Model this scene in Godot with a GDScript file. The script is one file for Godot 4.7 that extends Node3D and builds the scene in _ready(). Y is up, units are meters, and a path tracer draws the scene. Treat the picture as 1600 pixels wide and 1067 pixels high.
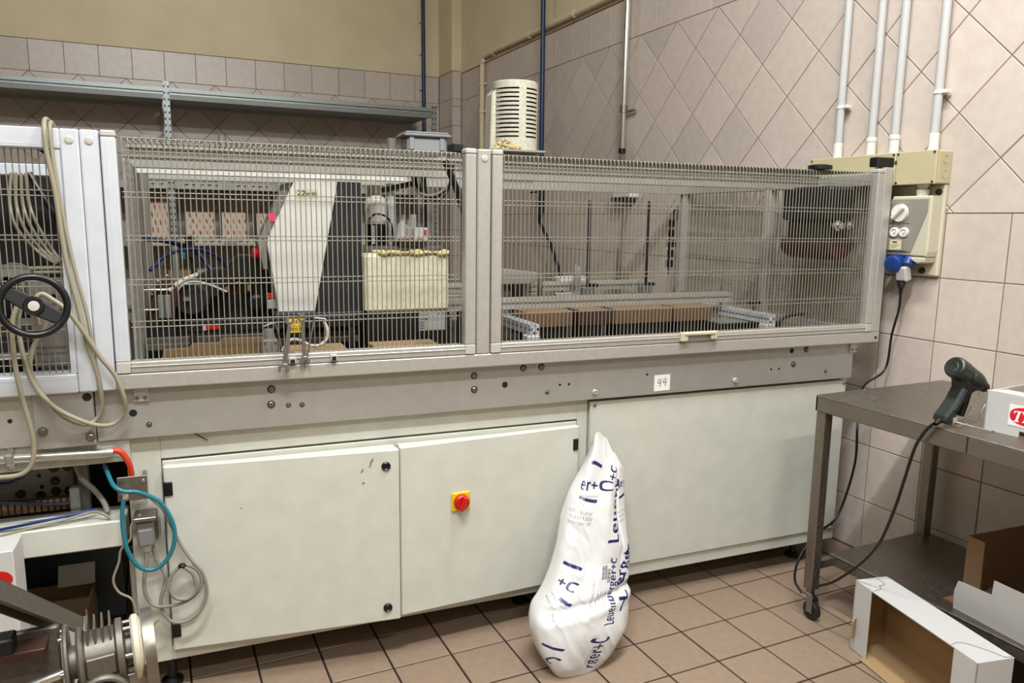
extends Node3D
# Packaging machine in a tiled workshop. Metres, y up; the machine stands turned 3.2 degrees to the walls and has its own axes (along, up, out).

const PHI := 3.2 * PI / 180.0
var ALONG := Vector3(cos(PHI), 0, sin(PHI))
var OUT := Vector3(-sin(PHI), 0, cos(PHI))
var ORIGIN := Vector3(0, 0, -2.364)
var M := {}
var taken := {}
var org := Vector3.ZERO
var X := Transform3D()
var vv := PackedVector3Array()
var nn := PackedVector3Array()
var uu := PackedVector2Array()
var rng := RandomNumberGenerator.new()
var tile_cache := {}

# ---------------------------------------------------------------- scene tree helpers
func numbered(called: String) -> String:
	var n: int = taken.get(called, 0)
	taken[called] = n + 1
	return called if n == 0 else "%s_%03d" % [called, n]

func tag(o: Node3D, label: String, category: String, group := "") -> Node3D:
	o.set_meta("label", label)
	o.set_meta("category", category)
	if group:
		o.set_meta("group", group)
	return o

func thing(called: String, label: String, category: String, at := Vector3.ZERO, group := "") -> Node3D:
	var o := Node3D.new()
	o.name = numbered(called)
	add_child(o)
	o.position = at
	org = at
	tag(o, label, category, group)
	return o

func thing_m(called: String, label: String, category: String, at := Vector3.ZERO, group := "") -> Node3D:
	var o := thing(called, label, category, Vector3.ZERO, group)
	o.transform = Transform3D(Basis(ALONG, Vector3.UP, OUT), mw(at))
	org = at
	return o

func mw(p: Vector3) -> Vector3:
	return ORIGIN + ALONG * p.x + Vector3.UP * p.y + OUT * p.z

func take() -> ArrayMesh:
	var a := []
	a.resize(Mesh.ARRAY_MAX)
	for i in vv.size():
		vv[i] -= org
	a[Mesh.ARRAY_VERTEX] = vv
	a[Mesh.ARRAY_NORMAL] = nn
	a[Mesh.ARRAY_TEX_UV] = uu
	var m := ArrayMesh.new()
	m.add_surface_from_arrays(Mesh.PRIMITIVE_TRIANGLES, a)
	vv = PackedVector3Array()
	nn = PackedVector3Array()
	uu = PackedVector2Array()
	return m

func part(called: String, m: Material, parent: Node3D, kind := "") -> MeshInstance3D:
	return inst(called, take(), m, parent, kind)

func inst(called: String, mesh: Mesh, m: Material, parent: Node3D, kind := "", at := Vector3.ZERO) -> MeshInstance3D:
	var o := MeshInstance3D.new()
	o.name = called
	o.mesh = mesh
	o.material_override = m
	o.position = at
	if kind:
		o.set_meta("kind", kind)
	parent.add_child(o, true)
	return o

func struct(called: String, m: Material) -> MeshInstance3D:
	org = Vector3.ZERO
	var o := part(called, m, self)
	o.set_meta("kind", "structure")
	return o

func lone(called: String, m: Material, label: String, category: String, group := "") -> MeshInstance3D:
	var c := Vector3.ZERO
	for p in vv:
		c += p
	c /= vv.size()
	org = c
	var o := part(numbered(called), m, self)
	o.position = c
	tag(o, label, category, group)
	return o

func lone_m(called: String, m: Material, label: String, category: String, group := "") -> MeshInstance3D:
	for i in vv.size():
		vv[i] = mw(vv[i])
		nn[i] = ALONG * nn[i].x + Vector3.UP * nn[i].y + OUT * nn[i].z
	return lone(called, m, label, category, group)

# ---------------------------------------------------------------- shapes
func tri(a: Vector3, b: Vector3, c: Vector3, na: Vector3, nb: Vector3, nc: Vector3, ua := Vector2.ZERO, ub := Vector2.ZERO, uc := Vector2.ZERO) -> void:
	a = X * a
	b = X * b
	c = X * c
	na = (X.basis * na).normalized()
	nb = (X.basis * nb).normalized()
	nc = (X.basis * nc).normalized()
	vv.append(a)
	nn.append(na)
	uu.append(ua)
	if (b - a).cross(c - a).dot(na + nb + nc) > 0:
		vv.append(c); vv.append(b)
		nn.append(nc); nn.append(nb)
		uu.append(uc); uu.append(ub)
	else:
		vv.append(b); vv.append(c)
		nn.append(nb); nn.append(nc)
		uu.append(ub); uu.append(uc)

func quad(a: Vector3, b: Vector3, c: Vector3, d: Vector3, n: Vector3) -> void:
	tri(a, b, c, n, n, n, Vector2(0, 1), Vector2(1, 1), Vector2(1, 0))
	tri(a, c, d, n, n, n, Vector2(0, 1), Vector2(1, 0), Vector2(0, 0))

func quadf(a: Vector3, b: Vector3, c: Vector3, d: Vector3, hint: Vector3) -> void:
	var n := (b - a).cross(c - a)
	if n.length_squared() < 1e-16:
		n = (c - a).cross(d - a)
	n = n.normalized()
	if n.dot(hint) < 0:
		n = -n
	quad(a, b, c, d, n)

func box(c: Vector3, s: Vector3, bev := 0.002) -> void:
	var h := s / 2.0
	bev = minf(bev, minf(h.x, minf(h.y, h.z)) * 0.9)
	for ax in 3:
		var i := (ax + 1) % 3
		var j := (ax + 2) % 3
		for sg in [-1.0, 1.0]:
			var q := []
			for k in [[-1, -1], [1, -1], [1, 1], [-1, 1]]:
				var p := Vector3.ZERO
				p[ax] = sg * h[ax]
				p[i] = k[0] * (h[i] - bev)
				p[j] = k[1] * (h[j] - bev)
				q.append(c + p)
			var n := Vector3.ZERO
			n[ax] = sg
			quad(q[0], q[1], q[2], q[3], n)
		if bev > 0:
			for si in [-1.0, 1.0]:
				for sj in [-1.0, 1.0]:
					var a := Vector3.ZERO
					a[i] = si * h[i]
					a[j] = sj * (h[j] - bev)
					var b := Vector3.ZERO
					b[i] = si * (h[i] - bev)
					b[j] = sj * h[j]
					var e := Vector3.ZERO
					e[ax] = h[ax] - bev
					var n2 := Vector3.ZERO
					n2[i] = si
					n2[j] = sj
					quad(c + a + e, c + b + e, c + b - e, c + a - e, n2.normalized())
	if bev > 0:
		for sx in [-1.0, 1.0]:
			for sy in [-1.0, 1.0]:
				for sz in [-1.0, 1.0]:
					var k := Vector3(sx, sy, sz)
					var n3 := k.normalized()
					tri(c + k * Vector3(h.x, h.y - bev, h.z - bev), c + k * Vector3(h.x - bev, h.y, h.z - bev), c + k * Vector3(h.x - bev, h.y - bev, h.z), n3, n3, n3)

# a box from its two corners
func bb(x0: float, x1: float, y0: float, y1: float, z0: float, z1: float, bev := 0.002) -> void:
	box(Vector3(x0 + x1, y0 + y1, z0 + z1) / 2.0, Vector3(absf(x1 - x0), absf(y1 - y0), absf(z1 - z0)), bev)

func frame_of(d: Vector3) -> Basis:
	d = d.normalized()
	var up := Vector3.UP if absf(d.y) < 0.95 else Vector3.RIGHT
	var s := up.cross(d).normalized()
	return Basis(s, d.cross(s), d)

func cyl(a: Vector3, b: Vector3, r0: float, r1 := -1.0, seg := 16, caps := true) -> void:
	if r1 < 0:
		r1 = r0
	var f := frame_of(b - a)
	var sl := (r0 - r1) / maxf((b - a).length(), 1e-6)
	for i in seg:
		var t0 := TAU * i / seg
		var t1 := TAU * (i + 1) / seg
		var d0 := f.x * cos(t0) + f.y * sin(t0)
		var d1 := f.x * cos(t1) + f.y * sin(t1)
		var n0 := d0 + f.z * sl
		var n1 := d1 + f.z * sl
		tri(a + d0 * r0, a + d1 * r0, b + d1 * r1, n0, n1, n1)
		tri(a + d0 * r0, b + d1 * r1, b + d0 * r1, n0, n1, n0)
		if caps:
			tri(a, a + d0 * r0, a + d1 * r0, -f.z, -f.z, -f.z)
			tri(b, b + d0 * r1, b + d1 * r1, f.z, f.z, f.z)

# a surface turned about the axis a + t * dir; profile of Vector2(radius, distance along)
func lathe(a: Vector3, dir: Vector3, prof: Array, seg := 24, t_from := 0.0, t_to := TAU) -> void:
	var f := frame_of(dir)
	for k in prof.size() - 1:
		var p: Vector2 = prof[k]
		var q: Vector2 = prof[k + 1]
		var e := q - p
		if e.length() < 1e-7:
			continue
		for i in seg:
			var t0 := t_from + (t_to - t_from) * i / seg
			var t1 := t_from + (t_to - t_from) * (i + 1) / seg
			var d0 := f.x * cos(t0) + f.y * sin(t0)
			var d1 := f.x * cos(t1) + f.y * sin(t1)
			var n0 := (d0 * e.y - f.z * e.x).normalized()
			var n1 := (d1 * e.y - f.z * e.x).normalized()
			var A := a + d0 * p.x + f.z * p.y
			var B := a + d1 * p.x + f.z * p.y
			var C := a + d1 * q.x + f.z * q.y
			var D := a + d0 * q.x + f.z * q.y
			if p.x > 1e-6:
				tri(A, B, C, n0, n1, n1)
			if q.x > 1e-6:
				tri(A, C, D, n0, n1, n0)

func spline(pts: Array, steps := 6, closed := false) -> PackedVector3Array:
	var out := PackedVector3Array()
	var n := pts.size()
	var last := n if closed else n - 1
	for i in last:
		var p0: Vector3 = pts[(i - 1 + n) % n] if closed or i > 0 else pts[0] * 2.0 - pts[1]
		var p1: Vector3 = pts[i]
		var p2: Vector3 = pts[(i + 1) % n]
		var p3: Vector3 = pts[(i + 2) % n] if closed or i + 2 < n else pts[n - 1] * 2.0 - pts[n - 2]
		for k in steps:
			out.append(p1.cubic_interpolate(p2, p0, p3, float(k) / steps))
	if not closed:
		out.append(pts[n - 1])
	return out

func tube(path: PackedVector3Array, r: float, seg := 8, closed := false) -> void:
	var n := path.size()
	var rings := []
	var up := Vector3.ZERO
	for i in n:
		var d: Vector3
		if closed:
			d = path[(i + 1) % n] - path[(i - 1 + n) % n]
		else:
			d = path[mini(i + 1, n - 1)] - path[maxi(i - 1, 0)]
		d = d.normalized()
		if up == Vector3.ZERO:
			up = frame_of(d).y
		up = (up - d * up.dot(d)).normalized()
		var s := up.cross(d)
		var ring := []
		for k in seg:
			var t := TAU * k / seg
			ring.append(s * cos(t) + up * sin(t))
		rings.append(ring)
	var m := n if closed else n - 1
	for i in m:
		var j := (i + 1) % n
		for k in seg:
			var l := (k + 1) % seg
			var a: Vector3 = rings[i][k]
			var b: Vector3 = rings[i][l]
			var c: Vector3 = rings[j][l]
			var d2: Vector3 = rings[j][k]
			tri(path[i] + a * r, path[i] + b * r, path[j] + c * r, a, b, c)
			tri(path[i] + a * r, path[j] + c * r, path[j] + d2 * r, a, c, d2)
	if not closed:
		for e in [0, n - 1]:
			var nrm := (path[0] - path[1]).normalized() if e == 0 else (path[n - 1] - path[n - 2]).normalized()
			for k in seg:
				tri(path[e], path[e] + rings[e][k] * r, path[e] + rings[e][(k + 1) % seg] * r, nrm, nrm, nrm)

func hose(pts: Array, r: float, steps := 6, seg := 8, closed := false) -> void:
	tube(spline(pts, steps, closed), r, seg, closed)

# straight bars between points with mitre-free joints (thin wire, rods)
func wire(pts: Array, r: float, seg := 6) -> void:
	var p := PackedVector3Array()
	for q in pts:
		p.append(q)
	tube(p, r, seg)

# a polygon in the x-y plane, swept from z0 to z1
func prism(poly: PackedVector2Array, z0: float, z1: float, bev := 0.0) -> void:
	if Geometry2D.is_polygon_clockwise(poly):
		poly = poly.duplicate()
		poly.reverse()
	var idx := Geometry2D.triangulate_polygon(poly)
	var n := poly.size()
	var inner := poly
	if bev > 0.0:
		inner = PackedVector2Array()
		for i in n:
			var d0 := (poly[i] - poly[(i - 1 + n) % n]).normalized()
			var d1 := (poly[(i + 1) % n] - poly[i]).normalized()
			var n0 := Vector2(-d0.y, d0.x)
			var n1 := Vector2(-d1.y, d1.x)
			inner.append(poly[i] + (n0 + n1) / maxf(1.0 + n0.dot(n1), 0.3) * bev)
	for k in range(0, idx.size(), 3):
		var a := inner[idx[k]]
		var b := inner[idx[k + 1]]
		var c := inner[idx[k + 2]]
		tri(Vector3(a.x, a.y, z1), Vector3(b.x, b.y, z1), Vector3(c.x, c.y, z1), Vector3.BACK, Vector3.BACK, Vector3.BACK)
		a = poly[idx[k]]
		b = poly[idx[k + 1]]
		c = poly[idx[k + 2]]
		tri(Vector3(a.x, a.y, z0), Vector3(b.x, b.y, z0), Vector3(c.x, c.y, z0), Vector3.FORWARD, Vector3.FORWARD, Vector3.FORWARD)
	for i in n:
		var j := (i + 1) % n
		var d := (poly[j] - poly[i]).normalized()
		var nrm := Vector3(d.y, -d.x, 0)
		var zt := z1 - bev
		quad(Vector3(poly[i].x, poly[i].y, z0), Vector3(poly[j].x, poly[j].y, z0), Vector3(poly[j].x, poly[j].y, zt), Vector3(poly[i].x, poly[i].y, zt), nrm)
		if bev > 0.0:
			quad(Vector3(poly[i].x, poly[i].y, zt), Vector3(poly[j].x, poly[j].y, zt), Vector3(inner[j].x, inner[j].y, z1), Vector3(inner[i].x, inner[i].y, z1), (nrm + Vector3.BACK).normalized())

func ball(c: Vector3, r: Vector3, seg := 14) -> void:
	var rows := seg / 2
	for i in rows:
		for j in seg:
			var q := []
			for k in [[i, j], [i, j + 1], [i + 1, j + 1], [i + 1, j]]:
				var th: float = PI * k[0] / rows
				var ph: float = TAU * k[1] / seg
				q.append(Vector3(sin(th) * cos(ph), cos(th), sin(th) * sin(ph)))
			var nr := []
			for e in q:
				nr.append((e / r).normalized())
			if i > 0:
				tri(c + q[0] * r, c + q[1] * r, c + q[2] * r, nr[0], nr[1], nr[2])
			if i < rows - 1:
				tri(c + q[0] * r, c + q[2] * r, c + q[3] * r, nr[0], nr[2], nr[3])

# a card with texture coordinates: centre, half width vector, half height vector
func card(c: Vector3, hx: Vector3, hy: Vector3, thick := 0.0006) -> void:
	var n := hx.cross(hy).normalized()
	var a := c - hx - hy
	var b := c + hx - hy
	var d := c + hx + hy
	var e := c - hx + hy
	var o := n * thick
	tri(a + o, b + o, d + o, n, n, n, Vector2(0, 1), Vector2(1, 1), Vector2(1, 0))
	tri(a + o, d + o, e + o, n, n, n, Vector2(0, 1), Vector2(1, 0), Vector2(0, 0))
	for s in [[a, b], [b, d], [d, e], [e, a]]:
		var p: Vector3 = s[0]
		var q: Vector3 = s[1]
		var m := (q - p).cross(n).normalized()
		tri(p, q, q + o, m, m, m, Vector2(0.01, 0.01), Vector2(0.01, 0.01), Vector2(0.01, 0.01))
		tri(p, q + o, p + o, m, m, m, Vector2(0.01, 0.01), Vector2(0.01, 0.01), Vector2(0.01, 0.01))

# ---------------------------------------------------------------- print: text set in an image
func text_tris(what: String, face := "Droid Sans", weight := 400) -> PackedVector2Array:
	var f := SystemFont.new()
	f.font_names = PackedStringArray([face])
	f.font_weight = weight
	var t := TextMesh.new()
	t.font = f
	t.text = what
	t.font_size = 64
	t.pixel_size = 1.0 / 64.0
	t.depth = 0.0
	t.curve_step = 3.0
	var a := t.get_mesh_arrays()
	var out := PackedVector2Array()
	var v: PackedVector3Array = a[Mesh.ARRAY_VERTEX]
	var ix = a[Mesh.ARRAY_INDEX]
	if ix == null or ix.size() == 0:
		for p in v:
			out.append(Vector2(p.x, p.y))
	else:
		for i in ix:
			out.append(Vector2(v[i].x, v[i].y))
	return out

func fill_tris(im: Image, tris: PackedVector2Array, t: Transform2D, col: Color) -> void:
	var w := im.get_width()
	var h := im.get_height()
	for k in range(0, tris.size() - 2, 3):
		var a := t * tris[k]
		var b := t * tris[k + 1]
		var c := t * tris[k + 2]
		var y0 := maxi(int(floor(minf(a.y, minf(b.y, c.y)))), 0)
		var y1 := mini(int(ceil(maxf(a.y, maxf(b.y, c.y)))), h - 1)
		for y in range(y0, y1 + 1):
			var yc := y + 0.5
			var lo := INF
			var hi := -INF
			for e in [[a, b], [b, c], [c, a]]:
				var p: Vector2 = e[0]
				var q: Vector2 = e[1]
				if (p.y <= yc and q.y > yc) or (q.y <= yc and p.y > yc):
					var x := p.x + (q.x - p.x) * (yc - p.y) / (q.y - p.y)
					lo = minf(lo, x)
					hi = maxf(hi, x)
			if hi > lo:
				var xa := clampi(int(round(lo)), 0, w)
				var xb := clampi(int(round(hi)), 0, w)
				if xb > xa:
					im.fill_rect(Rect2i(xa, y, xb - xa, 1), col)

# text centred at (x, y) of the image, size = height of the letters' em in pixels, turned by deg
func print_text(im: Image, what: String, x: float, y: float, size: float, col: Color, deg := 0.0, face := "Droid Sans", weight := 400, slant := 0.0) -> void:
	var r := deg_to_rad(deg)
	var t := Transform2D(Vector2(cos(r), sin(r)) * size, Vector2(sin(r), -cos(r)) * size + Vector2(cos(r), sin(r)) * size * slant, Vector2(x, y))
	fill_tris(im, text_tris(what, face, weight), t, col)

func fill_poly(im: Image, pts: PackedVector2Array, col: Color) -> void:
	var idx := Geometry2D.triangulate_polygon(pts)
	var tr := PackedVector2Array()
	for i in idx:
		tr.append(pts[i])
	fill_tris(im, tr, Transform2D(), col)

func blank(w: int, h: int, col: Color) -> Image:
	var im := Image.create_empty(w, h, false, Image.FORMAT_RGB8)
	im.fill(col)
	return im

func printed(im: Image, rough := 0.6) -> StandardMaterial3D:
	var m := StandardMaterial3D.new()
	m.albedo_texture = ImageTexture.create_from_image(im)
	m.roughness = rough
	return m

# ---------------------------------------------------------------- materials
func cloudy(seed_: int, freq: float, lo: Color, hi: Color, octaves := 4, size := 512) -> NoiseTexture2D:
	var n := FastNoiseLite.new()
	n.seed = seed_
	n.noise_type = FastNoiseLite.TYPE_SIMPLEX_SMOOTH
	n.frequency = freq
	n.fractal_octaves = octaves
	var g := Gradient.new()
	g.set_color(0, lo)
	g.set_color(1, hi)
	var t := NoiseTexture2D.new()
	t.width = size
	t.height = size
	t.seamless = true
	t.noise = n
	t.color_ramp = g
	return t

func mat(called: String, c: Color, rough := 0.5, metal := 0.0, tex: Texture2D = null, scale := 1.0) -> StandardMaterial3D:
	var m := StandardMaterial3D.new()
	m.resource_name = called
	m.albedo_color = c
	m.roughness = rough
	m.metallic = metal
	if tex:
		m.albedo_texture = tex
		m.uv1_triplanar = true
		m.uv1_scale = Vector3.ONE * scale
	M[called] = m
	return m

func brushed(m: StandardMaterial3D, tex: Texture2D, along: Vector3, strength := 0.3) -> void:
	m.roughness_texture = tex
	m.roughness_texture_channel = BaseMaterial3D.TEXTURE_CHANNEL_GRAYSCALE
	m.uv1_triplanar = true
	m.uv1_scale = along

func make_materials() -> void:
	var W := Color.WHITE
	var soft := cloudy(1, 0.012, Color(0.955, 0.955, 0.95), W, 4)
	var worn := cloudy(2, 0.02, Color(0.86, 0.855, 0.84), W, 5)
	var fine := cloudy(3, 0.12, Color(0.93, 0.93, 0.93), W, 3)
	var streak := cloudy(4, 0.05, Color(0.94, 0.94, 0.94), W, 4)
	mat("cream", Color(0.805, 0.805, 0.755), 0.42, 0.0, soft, 1.4)
	mat("cream_old", Color(0.77, 0.775, 0.725), 0.5, 0.0, worn, 2.0)
	mat("alu", Color(0.76, 0.745, 0.71), 0.4, 0.45, streak, 1.5)
	mat("alu_dull", Color(0.71, 0.70, 0.67), 0.42, 0.5, soft, 2.2)
	mat("alu_pale", Color(0.845, 0.86, 0.88), 0.38, 0.25, soft, 2.0)
	mat("zinc", Color(0.62, 0.64, 0.63), 0.4, 0.6, worn, 4.0)
	mat("steel", Color(0.56, 0.53, 0.485), 0.33, 0.92, soft, 1.2)
	mat("chrome", Color(0.8, 0.79, 0.76), 0.2, 0.9)
	mat("wire", Color(0.58, 0.56, 0.50), 0.42, 0.35)
	mat("tool_steel", Color(0.62, 0.62, 0.61), 0.27, 0.85)
	mat("rod_dark", Color(0.22, 0.20, 0.22), 0.35, 0.6)
	mat("board_dark", Color(0.40, 0.29, 0.20), 0.85)
	mat("cover_white", Color(0.85, 0.83, 0.75), 0.45, 0.0, worn, 4.0)
	mat("clear_grey", Color(0.56, 0.54, 0.50), 0.25)
	mat("dirty_steel", Color(0.40, 0.375, 0.335), 0.5, 0.3, worn, 6.0)
	mat("bolt", Color(0.55, 0.53, 0.5), 0.35, 0.8)
	mat("hole", Color(0.06, 0.055, 0.05), 0.8)
	mat("black", Color(0.045, 0.045, 0.048), 0.45)
	mat("charcoal", Color(0.105, 0.115, 0.125), 0.5, 0.0, fine, 4.0)
	mat("dark_iron", Color(0.16, 0.15, 0.14), 0.5, 0.3, worn, 5.0)
	mat("dark_bed", Color(0.2, 0.195, 0.19), 0.55, 0.2, worn, 2.0)
	mat("rubber", Color(0.035, 0.035, 0.04), 0.35)
	mat("cap", Color(0.72, 0.70, 0.66), 0.5)
	mat("ivory", Color(0.77, 0.745, 0.65), 0.45)
	mat("ivory_box", Color(0.735, 0.695, 0.545), 0.5)
	mat("white_panel", Color(0.86, 0.85, 0.81), 0.45, 0.0, soft, 2.0)
	mat("tank_white", Color(0.88, 0.86, 0.78), 0.5, 0.0, cloudy(9, 0.02, Color(0.92, 0.895, 0.81), W, 5), 3.0)
	mat("foam", Color(0.83, 0.78, 0.56), 0.9, 0.0, worn, 12.0)
	mat("board", Color(0.54, 0.42, 0.30), 0.85, 0.0, fine, 3.0)
	mat("board_light", Color(0.64, 0.52, 0.36), 0.85, 0.0, fine, 3.0)
	mat("carton", Color(0.76, 0.75, 0.73), 0.55)
	mat("carton_grey", Color(0.72, 0.70, 0.69), 0.7)
	mat("red", Color(0.72, 0.06, 0.06), 0.4)
	mat("red_dull", Color(0.25, 0.07, 0.055), 0.5)
	mat("yellow", Color(0.90, 0.72, 0.05), 0.45)
	mat("orange", Color(0.78, 0.21, 0.08), 0.45)
	mat("pink", Color(0.95, 0.2, 0.35), 0.5)
	mat("blue", Color(0.05, 0.21, 0.47), 0.4)
	mat("hose_blue", Color(0.05, 0.10, 0.28), 0.35)
	mat("pipe_blue", Color(0.05, 0.17, 0.32), 0.4)
	mat("teal", Color(0.12, 0.42, 0.47), 0.3)
	mat("teal_dark", Color(0.012, 0.12, 0.15), 0.4, 0.0, worn, 3.0)
	mat("cable_beige", Color(0.57, 0.54, 0.45), 0.5)
	mat("cable_grey", Color(0.52, 0.50, 0.46), 0.5)
	mat("grey_box", Color(0.47, 0.465, 0.45), 0.5)
	mat("grey_paint", Color(0.50, 0.485, 0.455), 0.5, 0.0, worn, 3.0)
	mat("bin_grey", Color(0.56, 0.565, 0.565), 0.5)
	mat("gun_green", Color(0.12, 0.145, 0.12), 0.42)
	mat("gun_grip", Color(0.045, 0.05, 0.047), 0.6)
	mat("cast", Color(0.47, 0.445, 0.40), 0.5, 0.55, worn, 9.0)
	mat("pvc", Color(0.74, 0.735, 0.72), 0.4)
	mat("pvc_white", Color(0.86, 0.85, 0.81), 0.45)
	mat("brown_dark", Color(0.22, 0.12, 0.07), 0.6)
	mat("glue", Color(0.45, 0.22, 0.05), 0.2)
	mat("divider", Color(0.74, 0.73, 0.70), 0.5, 0.0, cloudy(12, 0.03, Color(0.75, 0.75, 0.73), W, 4), 2.0)
	mat("lampglass", Color(1, 1, 1), 0.4)
	M.lampglass.emission_enabled = true
	M.lampglass.emission = Color(1.0, 0.95, 0.86)
	M.lampglass.emission_energy_multiplier = 2.0
	# masonry
	var mott := cloudy(21, 0.018, Color(0.955, 0.945, 0.94), W, 5)
	var mott2 := cloudy(22, 0.03, Color(0.93, 0.92, 0.91), W, 5)
	for k in 4:
		var t: float = [0.0, 0.02, -0.02, 0.01][k]
		var a := mat("walltile%d" % k, Color(0.80 + t, 0.75 + t * 0.9, 0.70 + t * 0.8), 0.34, 0.0, mott, 1.5)
		a.uv1_world_triplanar = true
		var b := mat("floortile%d" % k, Color(0.565 + t * 0.7, 0.485 + t * 0.6, 0.41 + t * 0.5), 0.42, 0.0, mott2, 1.8)
		b.uv1_world_triplanar = true
	mat("grout_wall", Color(0.47, 0.395, 0.345), 0.9)
	mat("grout_floor", Color(0.09, 0.05, 0.03), 0.9)
	var pl := mat("plaster", Color(0.87, 0.81, 0.675), 0.8, 0.0, cloudy(31, 0.008, Color(0.96, 0.96, 0.95), W, 4), 0.6)
	pl.uv1_world_triplanar = true
	mat("ceiling", Color(0.72, 0.70, 0.65), 0.9)
	mat("far_paint", Color(0.55, 0.51, 0.44), 0.9)
	var br := cloudy(41, 0.05, Color(0.25, 0.25, 0.25), Color(0.6, 0.6, 0.6), 4)
	M.steel.roughness = 1.0
	brushed(M.steel, br, Vector3(1.6, 1.6, 1.6))

# ---------------------------------------------------------------- start: camera, sky, lamps, exposure
func _ready() -> void:
	rng.seed = 7
	var cam := Camera3D.new()
	cam.name = "camera"
	cam.fov = 48.45
	cam.near = 0.05
	cam.far = 60.0
	cam.transform = Transform3D(Basis(Vector3.UP, -0.44183) * Basis(Vector3.RIGHT, -0.15878) * Basis(Vector3.BACK, 0.01323), Vector3(0, 1.44618, 0))
	add_child(cam)
	cam.current = true
	var e := Environment.new()
	e.background_mode = Environment.BG_COLOR
	e.background_color = Color(0.02, 0.02, 0.02)
	e.tonemap_mode = Environment.TONE_MAPPER_LINEAR
	e.tonemap_exposure = 1.12
	e.sdfgi_enabled = true
	e.ssao_enabled = true
	e.ssil_enabled = true
	var we := WorldEnvironment.new()
	we.name = "environment"
	we.environment = e
	add_child(we)
	make_materials()
	# fluorescent fittings under the ceiling: place, energy
	for f in [[Vector3(-0.15, 4.2, -0.4), 18.5, "above the left of the machine", false], [Vector3(1.45, 3.85, -1.3), 11.5, "above the table side", true], [Vector3(0.4, 4.2, -6.2), 1.1, "above the shelving rack", false], [Vector3(-2.8, 4.2, -0.5), 3.5, "furthest left in the room", false], [Vector3(0.3, 4.2, 1.8), 12.0, "behind the camera", false]]:
		ceiling_light(f[0], f[1], f[2], f[3])
	shell()
	pipes()
	rack()
	machine()
	infeed()
	inside_left()
	inside_right()
	hanging()
	table_side()
	bag()

func ceiling_light(at: Vector3, energy: float, spot: String, lengthwise: bool) -> void:
	var t := thing("ceiling_light", "hanging twin tube fluorescent light fitting " + spot, "lamp", at, "fluorescent ceiling fittings")
	if lengthwise:
		t.rotation.y = PI / 2
	org = Vector3.ZERO
	bb(-0.65, 0.65, 0.03, 0.08, -0.09, 0.09, 0.006)
	part("housing", M.pvc_white, t)
	for s in [-0.045, 0.045]:
		cyl(Vector3(-0.61, 0.008, s), Vector3(0.61, 0.008, s), 0.013, -1, 12)
		part("tube", M.lampglass, t)
	for s in [-0.5, 0.5]:
		cyl(Vector3(s, 0.08, 0), Vector3(s, 4.4 - at.y, 0), 0.004, -1, 6)
		part("hanger", M.bolt, t)
	for s in [-1.0, 1.0]:
		var l := AreaLight3D.new()
		l.name = "light"
		l.area_size = Vector2(1.2, 0.07)
		l.light_energy = energy / 2.0
		l.light_color = Color(0.97, 0.985, 1.0)
		l.area_range = 14.0
		l.shadow_enabled = true
		l.rotation_degrees = Vector3(-90.0 + s * 42.0, 0, 0)
		l.position = Vector3(0, -0.016, -s * -0.05)
		t.add_child(l, true)

# ---------------------------------------------------------------- the room
const XB := 2.801
const ZA := -7.521
const T := 0.252

# a tile of that outline (in the plane of the wall, about its own centre), cut to the rectangle and drawn in by half a joint
func tile_piece(poly: PackedVector2Array, clip: PackedVector2Array, joint: float, thick: float) -> Array:
	var cut := Geometry2D.intersect_polygons(poly, clip)
	if cut.is_empty():
		return []
	var ins := Geometry2D.offset_polygon(cut[0], -joint / 2.0, Geometry2D.JOIN_MITER)
	if ins.is_empty():
		return []
	var p: PackedVector2Array = ins[0]
	var r := Rect2(p[0], Vector2.ZERO)
	for q in p:
		r = r.expand(q)
	if r.size.x < 0.012 or r.size.y < 0.012:
		return []
	var c := r.get_center()
	var local := PackedVector2Array()
	for q in p:
		local.append(q - c)
	return [c, local]

func tile_mesh(local: PackedVector2Array, thick: float) -> Mesh:
	var key := ""
	for q in local:
		key += "%d,%d;" % [roundi(q.x * 2000), roundi(q.y * 2000)]
	if not tile_cache.has(key):
		org = Vector3.ZERO
		prism(local, -thick, 0.0, 0.0015)
		tile_cache[key] = take()
	return tile_cache[key]

# tiles of one wall; basis turns (along, up, out) to the world; near(centre) says which ones are pieces of their own
func lay(parent: Node3D, b: Basis, at: Vector3, pieces: Array, mats: String, thick: float, called: String, near: Callable) -> void:
	var rest := []
	for q in pieces:
		if near.call(q[0]):
			var o := inst(called, tile_mesh(q[1], thick), M["%s%d" % [mats, rng.randi() % 4]], parent)
			o.transform = Transform3D(b, at + b * Vector3(q[0].x, q[0].y, rng.randf_range(-0.0006, 0.0006)))
		else:
			rest.append(q)
	if rest:
		org = Vector3.ZERO
		for q in rest:
			X = Transform3D(b, at + b * Vector3(q[0].x, q[0].y, 0))
			prism(q[1], -thick, 0.0, 0.0)
		X = Transform3D()
		part(called + "_field", M[mats + "0"], parent, "stuff")

func rect(x0: float, y0: float, x1: float, y1: float) -> PackedVector2Array:
	return PackedVector2Array([Vector2(x0, y0), Vector2(x1, y0), Vector2(x1, y1), Vector2(x0, y1)])

func diamond(x: float, y: float) -> PackedVector2Array:
	var h := T / sqrt(2.0)
	return PackedVector2Array([Vector2(x, y - h), Vector2(x + h, y), Vector2(x, y + h), Vector2(x - h, y)])

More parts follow.
